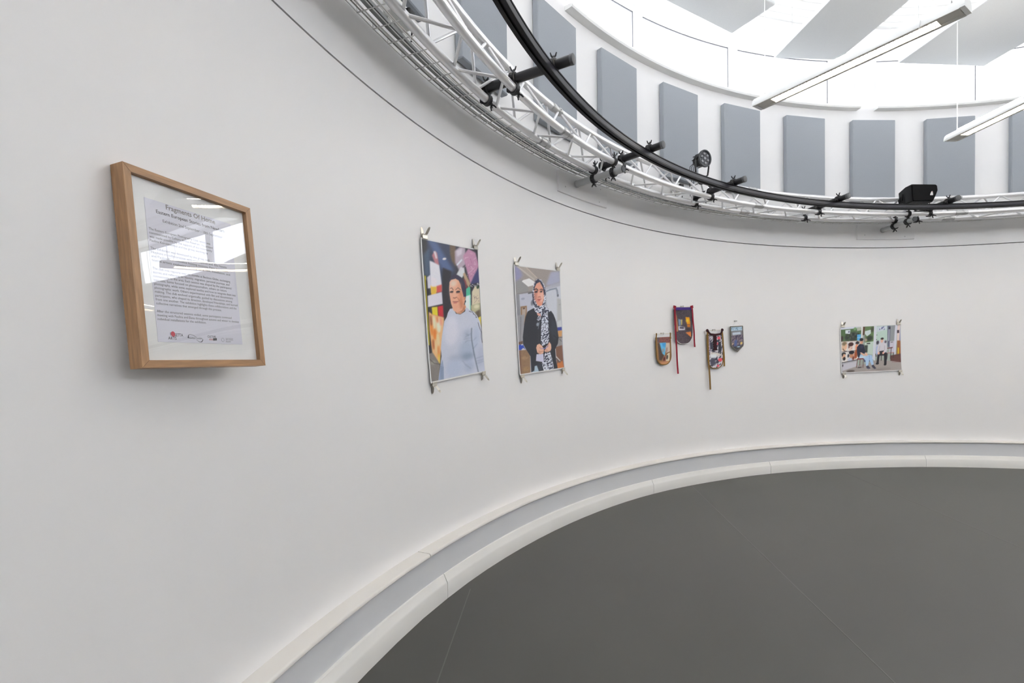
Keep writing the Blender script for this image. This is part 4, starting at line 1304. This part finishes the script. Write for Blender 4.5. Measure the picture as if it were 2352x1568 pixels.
# maroon and ochre one
w_, h_ = .205, .381
r2 = pennant(2, 'crowd-scene pennant with a maroon velvet tab and one long ochre ribbon', PQ[2], at(200.66, 4.985, 1.2903, rot=.045), w_, h_, h_ / 2 - .045, 'u', 'ochre', .0048)
rod_and_hook(r2, w_, h_ / 2 - .006, .020, .012)
ribbon('velvet_band', 'maroon', r2, [(-.098, h_ / 2 - .004), (-.082, h_ / 2 - .030), (-.060, h_ / 2 - .044), (0, h_ / 2 - .050), (.072, h_ / 2 - .046), (.086, h_ / 2 - .028), (.098, h_ / 2 - .004)], .020, -.0195)
ribbon('velvet_tab', 'maroon', r2, seq((-.004, h_ / 2 - .055), (-.004, h_ / 2 - .190), 5) + [(-.004, h_ / 2 - .204)], .042, -.0175)
for sx, end in ((-1, -.395), (1, -.178)):
    ribbon('ribbon', 'ochre', r2, seq((sx * .097, h_ / 2 - .012), (sx * .100 + .012, end), 8, .004 * sx), .019, -.0155)
for sx in (-1, 1):
    obj('velvet_knot', MB().lathe([(.004, -.024), (.013, -.021), (.016, -.014), (.010, -.008)], 12, Matrix.Translation((sx * .100, 0, h_ / 2 - .006))), 'maroon', r2)
# grey pointed one
w_, h_ = .160, .254
r3 = pennant(3, 'small grey-edged pennant with a pointed foot, rightmost of the four', PQ[3], at(197.30, 4.985, 1.3907, rot=.05), w_, h_, h_ / 2, 'v', 'grey_bind', .0055)
obj('top_hem', MB().tube([(-w_ / 2, -.010, h_ / 2), (w_ / 2, -.010, h_ / 2)], .0045, 8), 'grey_bind', r3)
obj('hanging_thread', MB().tube([(-.06, -.010, h_ / 2), (0, -.014, h_ / 2 + .052), (.06, -.010, h_ / 2)], .0005, 4), 'wire', r3)
obj('wall_hook', MB().lathe([(.007, .014), (.007, .006), (.0035, .003), (.0035, -.016), (.0055, -.019)], 10, Matrix.Translation((0, 0, h_ / 2 + .054))), 'steel', r3)

# ------------------------------------------------------------------ acoustic wall panels
pw, ph, pt = .468, .845, .052
pm = MB().box((0, 0, 0), (pw, pt, ph), bev=.006).mesh('felt_panel', 'felt', False)
plist = [(160.0, 'grey felt wall panel cut by the right edge of the photo'), (169.15, 'grey felt wall panel behind the loudspeaker, just right of it'),
         (178.3, 'grey felt wall panel just left of the loudspeaker'), (187.4, 'grey felt wall panel below the middle of the window, second left of the loudspeaker'),
         (196.65, 'grey felt wall panel right of the stage light, under the lamp end'), (206.1, 'grey felt wall panel directly behind the stage light'),
         (215.6, 'grey felt wall panel left of the stage light, behind the black rail'), (224.75, 'tall grey felt wall panel crossed by the black rail, left of the window'),
         (234.3, 'grey felt wall panel behind the truss, cut by the top edge'), (243.4, 'grey felt wall panel of which only the foot shows at the upper left')]
for az, lb in plist:
    o = link('acoustic_panel', pm, None, at(az, 5.0 - pt / 2 - .0075, 3.285))
    tag(o, lb, 'acoustic panel', 'grey felt panels on the upper wall')

# ------------------------------------------------------------------ ring truss
TA, TB, TC = (4.816, 2.611), (4.648, 2.622), (4.722, 2.792)
CR = .0215
tr = thing('ring_truss', 'round aluminium lighting truss of three tubes with zigzag braces', 'truss', Matrix.Translation((0, 0, 2.6)))
TI = Matrix.Translation((0, 0, -2.6))
for (r_, z_) in (TA, TB, TC):
    obj('chord', MB().tube([polar(r_, a, z_) for a in np.arange(0, 360, 1.5)], CR, 12, closed=True), 'alu', tr, TI)
ST = 2.43
V0, V1 = 148.0, 292.0
faces_ = (((TA, TB), 0.0), ((TA, TC), ST), ((TB, TC), .6))
for (P0, P1), off in faces_:
    e = Vector(polar(P0[0], 0, P0[1])), Vector(polar(P1[0], ST, P1[1]))
    g = Vector(polar(P0[0], 0, P0[1])), Vector(polar(P1[0], -ST, P1[1]))
    ms = []
    for (a, b) in (e, g):
        d = (b - a).normalized()
        m = MB().tube([a + d * .012, b - d * .012], .0078, 8)
        m.tube([a + d * .004, a + d * .024], .0095, 8)
        m.tube([b - d * .024, b - d * .004], .0095, 8)
        ms.append(m)
    mesh2 = [m.mesh('brace', 'alu') for m in ms]
    rest = MB()
    i = 0
    while i * 2 * ST < 360 - ST:
        az = 148.0 + off + i * 2 * ST
        for q in range(2):
            if az < V1:
                link('brace', mesh2[q], tr, TI @ Matrix.Rotation(rad(az), 4, 'Z'))
            else:
                rm = Matrix.Rotation(rad(az), 4, 'Z')
                rest.add([rm @ Vector(p) for p in ms[q].v], ms[q].f)
        i += 1
    o = obj('far_braces', rest, 'alu', tr, TI)
    o['kind'] = 'stuff'
for az in (170.6, 198.2, 229.2, 262.0):
    for (r_, z_) in (TA, TB, TC):
        m = MB()
        m.tube([polar(r_, az + d, z_) for d in (-.55, -.18)], CR + .004, 12)
        m.tube([polar(r_, az + d, z_) for d in (.18, .55)], CR + .004, 12)
        m.tube([polar(r_, az + d, z_) for d in (-.7, .7)], CR + .0015, 12)
        m.tube([polar(r_ - .03, az - .36, z_), polar(r_ + .03, az - .36, z_)], .004, 6)
        obj('coupler', m, 'alu_dark', tr, TI)

# ------------------------------------------------------------------ black rail
RR, RZ = 4.42, 2.622
rl = thing('curtain_rail', 'black curved curtain rail slung round inside the truss', 'rail', Matrix.Translation((0, 0, 2.6)))
obj('rail_channel', MB().sweep([(RR - .024, RZ + .022), (RR - .024, RZ + .016), (RR - .019, RZ + .013), (RR - .019, RZ - .013), (RR - .024, RZ - .016), (RR - .024, RZ - .022), (RR - .006, RZ - .022),
                                (RR - .006, RZ - .012), (RR + .006, RZ - .012), (RR + .006, RZ - .022), (RR + .024, RZ - .022), (RR + .024, RZ + .022)], 0, 360, 1.2), 'black_rail', rl, TI)
obj('face_strip', MB().sweep([(RR - .0215, RZ + .012), (RR - .0215, RZ - .012), (RR - .018, RZ - .012), (RR - .018, RZ + .012)], 0, 360, 1.2), 'rail_face', rl, TI)

# ------------------------------------------------------------------ cross pipes with couplers


def ring_pts(c, ax, r_, n=14):
    ax = Vector(ax).normalized()
    s = ax.orthogonal().normalized()
    u = ax.cross(s)
    return [Vector(c) + (s * math.cos(2 * PI * k / n) + u * math.sin(2 * PI * k / n)) * r_ for k in range(n)]


def wing_mesh():
    m = MB().tube([(0, 0, -.012), (0, 0, .014)], .0045, 8)
    m.tube([(0, 0, 0), (0, 0, .010)], .0085, 8)
    for k in range(3):
        a = k * 2 * PI / 3 + .4
        m.tube([(0, 0, .006), (.012 * math.cos(a), .012 * math.sin(a), .016), (.018 * math.cos(a), .018 * math.sin(a), .030)], [.005, .0045, .0032], 6)
    return m.mesh('wing_nut', 'black')


def coupler_mesh(pr):
    m = MB()
    for d in (-.011, 0, .011):
        m.tube(ring_pts((0, d, 0), (0, 1, 0), pr + .005), .0062, 6, closed=True)
    m.box((pr + .012, 0, 0), (.016, .024, .022), bev=.003)
    m.box((-pr - .010, 0, -.004), (.014, .022, .020), bev=.003)
    return m.mesh('clamp', 'black')


def hook_mesh():
    """half coupler gripping a chord that runs along local x"""
    m = MB()
    for d in (-.010, 0, .010):
        m.tube(ring_pts((d, 0, 0), (1, 0, 0), CR + .005), .0058, 6, closed=True)
    m.box((0, CR + .012, 0), (.022, .014, .022), bev=.003)
    m.box((0, 0, CR + .010), (.020, .022, .014), bev=.003)
    return m.mesh('clamp', 'black')


WING, COUP, HOOK = wing_mesh(), coupler_mesh(.0245), hook_mesh()
PZ_ = 2.669
for az, lb in ((236.6, 'black pipe across the truss nearest the camera, over the panel feet'), (220.45, 'black pipe across the truss above the nearer grey tube'),
               (205.8, 'black pipe across the truss just right of the stage light'), (189.1, 'black pipe across the truss midway between stage light and loudspeaker'),
               (174.3, 'black pipe across the truss just right of the loudspeaker')):
    mid = 4.58
    r_ = thing('cross_pipe', lb, 'pipe', at(az, mid, PZ_), 'black pipes carrying the curtain rail')
    obj('tube', MB().tube([(0, -.262, 0), (0, .248, 0)], .0245, 18), 'black', r_)
    for y, sg in ((-.262, -1), (.248, 1)):
        obj('end_cap', MB().lathe([(.0262, -.010), (.0262, .006), (.021, .009)] if sg > 0 else [(.021, -.009), (.0262, -.006), (.0262, .010)], 18, Matrix.Translation((0, y, 0))), 'black_cap', r_)
    for y, zc in ((TA[0] - mid, TA[1] - PZ_), (TB[0] - mid, TB[1] - PZ_)):
        c = link('clamp', COUP, r_, Matrix.Translation((0, y, 0)))
        link('wing_nut', WING, c, Matrix.Translation((-.004, 0, .030)))
        c = link('clamp', HOOK, r_, Matrix.Translation((0, y, zc)))
        link('wing_nut', WING, c, Matrix.Translation((.020, -.014, -.016)) @ Matrix.Rotation(rad(125), 4, 'Y'))
    c = link('clamp', COUP, r_, Matrix.Translation((0, RR - mid, 0)))
    link('wing_nut', WING, c, Matrix.Translation((0, 0, .030)))

# ------------------------------------------------------------------ grey bracket tubes and cover plates
for az, paz, lb, pl in ((221.8, 220.7, 'short grey tube clamped under the truss, nearer the prints', 'white cover plate on the wall behind the nearer grey tube'),
                        (176.9, 176.5, 'short grey tube clamped under the truss below the loudspeaker', 'white cover plate on the wall below the loudspeaker')):
    tz = 2.548
    mid = 4.775
    r_ = thing('bracket_tube', lb, 'tube', at(az, mid, tz), 'grey bracket tubes under the truss')
    obj('tube', MB().tube([(0, -.205, 0), (0, .198, 0)], .0242, 18), 'grey_tube', r_)
    obj('end_ring', MB().lathe([(.0215, -.004), (.0268, -.004), (.0268, .006), (.0215, .006)], 18, Matrix.Translation((0, .198, 0))), 'grey_tube', r_)
    obj('end_plug', MB().lathe([(.0225, -.006), (.0238, -.001), (.0238, .006)], 18, Matrix.Translation((0, -.207, 0))), 'black_cap', r_)
    for y, zc in ((TA[0] - mid, TA[1] - tz), (TB[0] - mid, TB[1] - tz)):
        c = link('clamp', COUP, r_, Matrix.Translation((0, y, 0)))
        link('wing_nut', WING, c, Matrix.Translation((0, .0, -.030)) @ Matrix.Rotation(PI, 4, 'X'))
        c = link('clamp', HOOK, r_, Matrix.Translation((0, y, zc)) @ Matrix.Rotation(PI, 4, 'Y'))
        link('wing_nut', WING, c, Matrix.Translation((.0, -.012, -.030)) @ Matrix.Rotation(PI, 4, 'X'))
    m = MB().sweep([(4.9995, 2.452), (4.986, 2.452), (4.984, 2.455), (4.984, 2.606), (4.9995, 2.606)], -3.55, 3.55, .9)
    o = obj('cover_plate', m, 'wall', None, Matrix.Rotation(rad(paz), 4, 'Z'))
    # put the object's origin on the plate itself
    c0 = Vector(polar(4.99, 0, 2.58))
    for v in o.data.vertices:
        v.co = v.co - c0
    o.matrix_world = Matrix.Rotation(rad(paz), 4, 'Z') @ Matrix.Translation(c0)
    tag(o, pl, 'cover plate', 'white cover plates under the truss')
    for (da, z) in ((-2.6, 2.585), (-2.4, 2.48), (2.6, 2.50)):
        q = Matrix.Translation(-c0)
        obj('screw', MB().lathe([(.004, -.0015), (.0055, 0), (.0055, .001)], 10, q @ Matrix.Rotation(rad(da), 4, 'Z') @ Matrix.Translation((4.9835, 0, z)) @ Matrix.Rotation(-PI / 2, 4, 'Z')), 'alu_dark', o)

# ------------------------------------------------------------------ cable tray, strip and cables
TZ = 2.618
ct = thing('cable_tray', 'wire basket cable tray curving round the wall behind the truss', 'cable tray', Matrix.Translation((0, 0, 2.6)))
for (r_, z_) in ((4.986, TZ + .035), (4.986, TZ), (4.955, TZ), (4.915, TZ), (4.880, TZ), (4.848, TZ), (4.848, TZ + .035)):
    obj('long_wire', MB().tube([polar(r_, a, z_) for a in np.arange(0, 360, 1.5)], .0025, 5, closed=True), 'zinc', ct, TI)
cw = MB().tube([(4.986, 0, TZ + .040), (4.986, 0, TZ - .003), (4.848, 0, TZ - .003), (4.848, 0, TZ + .040)], .0026, 5)
cwm = cw.mesh('cross_wire', 'zinc')
rest = MB()
for i in range(300):
    az = 150 + i * 1.2
    if az < 290:
        link('cross_wire', cwm, ct, TI @ Matrix.Rotation(rad(az), 4, 'Z'))
    else:
        rm = Matrix.Rotation(rad(az), 4, 'Z')
        rest.add([rm @ Vector(p) for p in cw.v], cw.f)
o = obj('far_cross_wires', rest, 'zinc', ct, TI)
o['kind'] = 'stuff'
o = obj('steel_strip', MB().sweep([(4.940, TZ + .006), (4.940, TZ + .022), (4.910, TZ + .022), (4.910, TZ + .006)], 0, 360, 1.5), 'trunk')
tag(o, 'flat dark grey steel channel lying in the cable tray', 'channel')
for j, (r_, mt, amp, lb) in enumerate(((4.976, 'cable_grey', .003, 'grey cable along the wall side of the tray'), (4.962, 'cable_white', .004, 'off-white cable sagging along the wall side of the tray'),
                                       (4.885, 'cable_white', .006, 'off-white cable along the truss side of the tray'))):
    pts = [polar(r_ + amp * math.sin(a * .31 + j * 2) * .7, a, TZ + .009 + abs(amp) * .8 * (1 + math.sin(a * .47 + j))) for a in np.arange(0, 360, 1.5)]
    tag(obj('cable', MB().tube(pts, .0038, 6, closed=True), mt), lb, 'cable', 'cables in the tray')
pts = [polar(4.868 - .006 * math.sin((a - 200) * .08) + .003 * math.sin(a * .5), a, TZ + .020 + .012 * math.sin(a * .11)) for a in np.arange(203, 262, 1.0)]
tag(obj('cable', MB().tube(pts, .0028, 6), 'rubber'), 'thin black cable lying over the tray beside the truss', 'cable', 'cables in the tray')


# white socket boxes on the wall above the tray, each with a black plug
def socket(az, z, w_, h_, lb, plug, plb):
    r_ = thing('socket_box', lb, 'socket', at(az, 5.0, z), 'white socket boxes above the tray')
    obj('box', MB().box((0, -.022, 0), (w_, .044, h_), bev=.004), 'white_plastic', r_, smooth=False)
    obj('faceplate', MB().box((0, -.048, 0), (w_ * .94, .008, h_ * .9), bev=.003), 'white_plastic', r_, smooth=False)
    obj('conduit', MB().tube([(-w_ * .3, -.016, -h_ / 2), (-w_ * .3, -.016, -h_ / 2 - .05)], .010, 10), 'white_plastic', r_)
    if plug:
        q = thing('mains_plug', plb, 'plug', at(az, 4.948, z) @ Matrix.Translation((w_ * .22, -.001, -.004)), 'black plugs in the socket boxes')
        obj('plug_body', MB().box((0, -.016, 0), (.048, .030, .046), bev=.007), 'rubber', q, smooth=False)
        obj('flex', MB().tube([(0, -.018, -.02), (0, -.022, -.045), (.01, -.018, -.075), (.03, .0, -.10)], .0038, 6), 'rubber', q)


socket(242.9, 2.79, .15, .088, 'white double socket box on the wall at the upper left above the tray', True, 'black plug in the upper left socket box')
socket(206.6, 2.80, .10, .075, 'white socket box on the wall below the stage light', True, 'black plug in the socket box below the stage light')

# ------------------------------------------------------------------ stage light
ax = Vector((.93, .37, -.06)).normalized()
side = ax.cross(Vector((0, 0, 1))).normalized()
upv = side.cross(ax)
# origin at the truss tube below the lamp; local y runs along the beam
pc = Vector(polar(4.715, 206.0, 2.972))
PM = Matrix(((side.x, ax.x, upv.x, pc.x), (side.y, ax.y, upv.y, pc.y), (side.z, ax.z, upv.z, pc.z), (0, 0, 0, 1)))
sl = thing('stage_light', 'round black LED stage light standing on the truss', 'stage light', PM)
obj('lamp_body', MB().lathe([(.020, -.082), (.040, -.078), (.050, -.060), (.056, -.030), (.060, .004), (.066, .010), (.066, .018)], 28), 'black', sl)
for k in range(10):
    a = 2 * PI * k / 10
    obj('cooling_fin', MB().box((.056 * math.cos(a), -.045, .056 * math.sin(a)), (.014, .05, .004), Matrix.Rotation(0, 4, 'Y'), bev=.001), 'black', sl, smooth=False)
obj('front_ring', MB().lathe([(.060, .012), (.072, .012), (.075, .018), (.075, .030), (.070, .034), (.064, .030), (.063, .016)], 32, capped=False), 'black_cap', sl)
obj('lamp_face', MB().lathe([(.0645, .012), (.0645, .0215), (.001, .0225)], 32), 'par_face', sl)
for (x, z) in [(0, 0)] + [(.040 * math.cos(t), .040 * math.sin(t)) for t in np.linspace(.3, 2 * PI + .3, 6, endpoint=False)]:
    obj('led_lens', MB().lathe([(.0125, .020), (.0125, .026), (.010, .029), (.006, .031), (.001, .0318)], 16, Matrix.Translation((x, 0, z))), 'lens', sl)
yk = MB()
for sx in (-1, 1):
    yk.tube([(sx * .078, -.004, .004), (sx * .080, -.004, -.060), (sx * .072, -.004, -.125), (sx * .050, -.004, -.142)], .0075, 6)
    yk.lathe([(.016, -.010), (.016, .010)], 12, Matrix.Translation((sx * .078, 0, 0)) @ Matrix.Rotation(PI / 2, 4, 'Z'))
yk.tube([(-.052, -.004, -.142), (.052, -.004, -.142)], .0078, 6)
obj('yoke', yk, 'black', sl)
obj('yoke_clamp', MB().box((0, -.004, -.158), (.030, .030, .030), bev=.005).tube(ring_pts((0, -.004, -.186), (.75, .66, 0), CR + .006), .0065, 6, closed=True), 'black', sl, smooth=False)
for j in range(3):
    obj('flex', MB().tube([(-.01 + .01 * j, -.080, .0), (-.025 + .012 * j, -.125 - .012 * j, -.02), (-.03 + .014 * j, -.140 - .01 * j, -.09), (-.02 + .02 * j, -.110, -.20 - .05 * j)], .0026, 6), 'rubber', sl)

# ------------------------------------------------------------------ loudspeaker
SM = at(176.6, 4.575, 2.772, tilt=rad(-4), yaw=rad(3))
lsp = thing('loudspeaker', 'small black loudspeaker lying on the truss with a white badge', 'loudspeaker', SM)
sw, sh, sd = .268, .172, .17
fpoly = [(-sw / 2, -sh / 2 + .006), (-sw / 2, sh / 2 - .008), (-sw / 2 + .010, sh / 2), (sw / 2 - .018, sh / 2), (sw / 2 - .003, sh / 2 - .012), (sw / 2, sh / 2 - .06), (sw / 2 - .018, -sh / 2 + .07), (sw / 2 - .055, -sh / 2), (-sw / 2 + .008, -sh / 2)]
bpoly = [(x * .72 - .010, z * .62 + (.018 if z > 0 else .0)) for x, z in fpoly]
n = len(fpoly)
m = MB()
P = [(x, -sd / 2, z) for x, z in fpoly] + [(x, -sd / 2 + .07, z) for x, z in fpoly] + [(x, sd / 2, z) for x, z in bpoly]
Fs = [tuple(range(n)), tuple(reversed(range(2 * n, 3 * n)))]
for a in (0, n):
    Fs += [(a + i, a + n + i, a + n + (i + 1) % n, a + (i + 1) % n) for i in range(n)]
obj('cabinet', m.add(P, Fs), 'speaker', lsp, smooth=False)
gp = [(x * .95, z * .93) for x, z in fpoly]
gr = obj('grille', MB().prism(gp, -sd / 2 - .012, -sd / 2 + .001), 'grille', lsp, smooth=False)
bd = obj('badge', MB().prism([(.048, -.026), (.074, -.026), (.076, -.020), (.074, .010), (.068, .014), (.060, .008), (.047, -.020)], -sd / 2 - .0145, -sd / 2 - .0115), 'badge', gr, smooth=False)
obj('badge_mark', MB().prism([(.064, .003), (.071, .003), (.071, .009), (.064, .009)], -sd / 2 - .0155, -sd / 2 - .0135), 'badge_red', bd, smooth=False)
obj('side_handle', MB().prism([(-.012, -.03), (.008, -.03), (.022, .03), (.004, .03)], -.004, .010, Matrix.Translation((-sw / 2 * .93 - .004, .035, .0)) @ Matrix.Rotation(-PI / 2, 4, 'Z')), 'rubber', lsp, smooth=False)
obj('mounting_bracket', MB().box((-.105, .05, -.062), (.055, .06, .012), bev=.003).tube([(-.125, .06, -.06), (-.14, .05, -.02), (-.13, .03, .01)], .008, 6)
    .tube([(-.06, .01, -.080), (-.085, .0, -.112)], .004, 6).tube([(.02, .01, -.080), (.03, .0, -.112)], .004, 6).box((0, .01, -.092), (.10, .06, .008)), 'black', lsp, smooth=False)

# ------------------------------------------------------------------ ceiling rafts
RZ0, RT = 4.10, .045


def raft(lb, F, u, v, lu, lv):
    F, u, v = Vector(F), Vector(u).normalized(), Vector(v).normalized()
    c = F + u * lu / 2 + v * lv / 2
    mm = Matrix(((u.x, v.x, 0, c.x), (u.y, v.y, 0, c.y), (0, 0, 1, RZ0 + RT / 2), (0, 0, 0, 1)))
    r_ = thing('ceiling_raft', lb, 'ceiling panel', mm, 'grey felt rafts hung under the ceiling')
    obj('felt_board', MB().box((0, 0, 0), (lu, lv, RT), bev=.004), 'raft', r_, smooth=False)
    for sx in (-1, 1):
        for sy in (-1, 1):
            x, y = sx * (lu / 2 - .12), sy * (lv / 2 - .10)
            o = obj('suspension_wire', MB().tube([(x, y, RT / 2), (x, y, CEIL - RZ0 - RT / 2)], .0012, 5), 'wire', r_)
            obj('wire_fixing', MB().lathe([(.010, 0), (.010, .012), (.004, .02)], 10, Matrix.Translation((x, y, CEIL - RZ0 - RT / 2 - .002)) @ Matrix.Rotation(-PI / 2, 4, 'X')), 'alu_dark', o)


raft('grey felt ceiling raft whose corner points down, at the top left of the lamps', (-4.26, -1.78), (.438, -.899), (.899, .438), 1.25, .40)
raft('grey felt ceiling raft crossed by the long pendant lamp', (-4.59, -1.20), (0.02, 1.0), (1.0, .02), .66, 1.5)
raft('grey felt ceiling raft at the top right, behind the lamp end', (-4.61, .114), (-.01, 1.0), (1.0, .01), .926, 1.5)


# ------------------------------------------------------------------ pendant lamps
def lamp_parts():
    L = 1.17
    # channel: flat white sides, curved top; local y runs outward along the spoke
    prof = [(-.058, .0), (-.060, .012), (-.052, .040), (-.034, .058), (0, .064), (.034, .058), (.052, .040), (.060, .012), (.058, .0), (.036, .0), (.036, .018), (-.036, .018), (-.036, .0)]
    body = MB()
    n = len(prof)
    P = [(x, -L / 2, z) for x, z in prof] + [(x, L / 2, z) for x, z in prof]
    body.add(P, [(i, i + n, (i + 1) % n + n, (i + 1) % n) for i in range(n)])
    rims = MB()
    for sx in (-1, 1):
        rims.box((sx * .047, 0, -.0015), (.021, L, .003))
    under = MB().box((0, L / 2 - .055, .006), (.072, .10, .008)).box((0, -L / 2 + .055, .006), (.072, .10, .008))
    q = (L - .21) / 2
    glow = MB().add([(-.030, -q, .0115), (-.030, q, .0115), (.030, q, .0115), (.030, -q, .0115)], [(0, 1, 2, 3)])        # luminous face, looks down
    q = (L - .16) / 2
    upl = MB().add([(-.028, -q, .066), (.028, -q, .066), (.028, q, .066), (-.028, q, .066)], [(0, 1, 2, 3)])           # luminous face, looks up
    cap = MB().prism([(x * 1.01, z) for x, z in prof[:9]], 0, .022)
    blade = MB().box((0, 0, .0055), (.070, .0035, .011)).mesh('louvre_blade', 'louvre', False)
    wire_ = MB().tube([(0, 0, .062), (0, 0, CEIL - 3.1)], .0034, 6)
    grip = MB().lathe([(.006, 0), (.006, .022), (.003, .03)], 8, Matrix.Translation((0, 0, .060)) @ Matrix.Rotation(-PI / 2, 4, 'X') @ Matrix.Scale(-1, 4, Vector((0, 1, 0))))
    return L, dict(body=body.mesh('housing', 'lamp_white', True, 40), rims=rims.mesh('underside_rim', 'lamp_grey', False), under=under.mesh('end_tray', 'lamp_grey', False),
                   glow=glow.mesh('light_strip', 'lamp_glow', False, recalc=False), cap=cap.mesh('end_cap', 'lamp_white', False), blade=blade, wire=wire_.mesh('suspension_wire', 'lamp_white'), up=upl.mesh('uplight_strip', 'lamp_up', False, recalc=False), grip=grip.mesh('wire_grip', 'alu_dark'))


LL, LP = lamp_parts()
for az, lb in ((208.4, 'long white pendant lamp with warm louvre, the one seen whole at the top right'), (178.15, 'white pendant lamp cut by the right edge of the photo'),
               (148.15, 'white pendant lamp over the far side of the room, seen reflected in the framed notice'), (118.15, 'white pendant lamp far over the hall, second one reflected in the framed notice'),
               *[(a, 'added white pendant lamp, unseen overhead, brightening the walls') for a in (28.15, 58.15, 88.15, 238.15, 328.15, 358.15)]):  # these unseen lamps are added to brighten the lower walls
    r_ = thing('pendant_lamp', lb, 'lamp', at(az, 3.485, 3.095), 'pendant lamps set out like spokes')
    link('housing', LP['body'], r_)
    link('underside_rim', LP['rims'], r_)
    link('end_tray', LP['under'], r_)
    ls = link('light_strip', LP['glow'], r_)
    link('uplight_strip', LP['up'], r_)
    nb = 42
    for i in range(nb + 1):
        link('louvre_blade', LP['blade'], ls, Matrix.Translation((0, -(LL - .21) / 2 + (LL - .21) * i / nb, 0)))
    link('end_cap', LP['cap'], r_, Matrix.Translation((0, LL / 2, 0)))
    link('end_cap', LP['cap'], r_, Matrix.Translation((0, -LL / 2 - .022, 0)))
    for y in (LL / 2 - .045, -LL / 2 + .05):
        q = link('suspension_wire', LP['wire'], r_, Matrix.Translation((0, y, 0)))
        link('wire_grip', LP['grip'], q)
    obj('lamp_flex', MB().tube([(0, -LL / 2 + .10, .06), (.01, -LL / 2 + .14, .16), (-.02, -LL / 2 + .10, .40), (0, -LL / 2 + .06, .75)], .0022, 6), 'cable_white', r_)
    obj('pull_cord_clip', MB().tube([(-.062, -LL / 2 + .17, .03), (-.066, -LL / 2 + .175, -.012), (.0, -LL / 2 + .18, -.010)], .0018, 5), 'wire', r_)
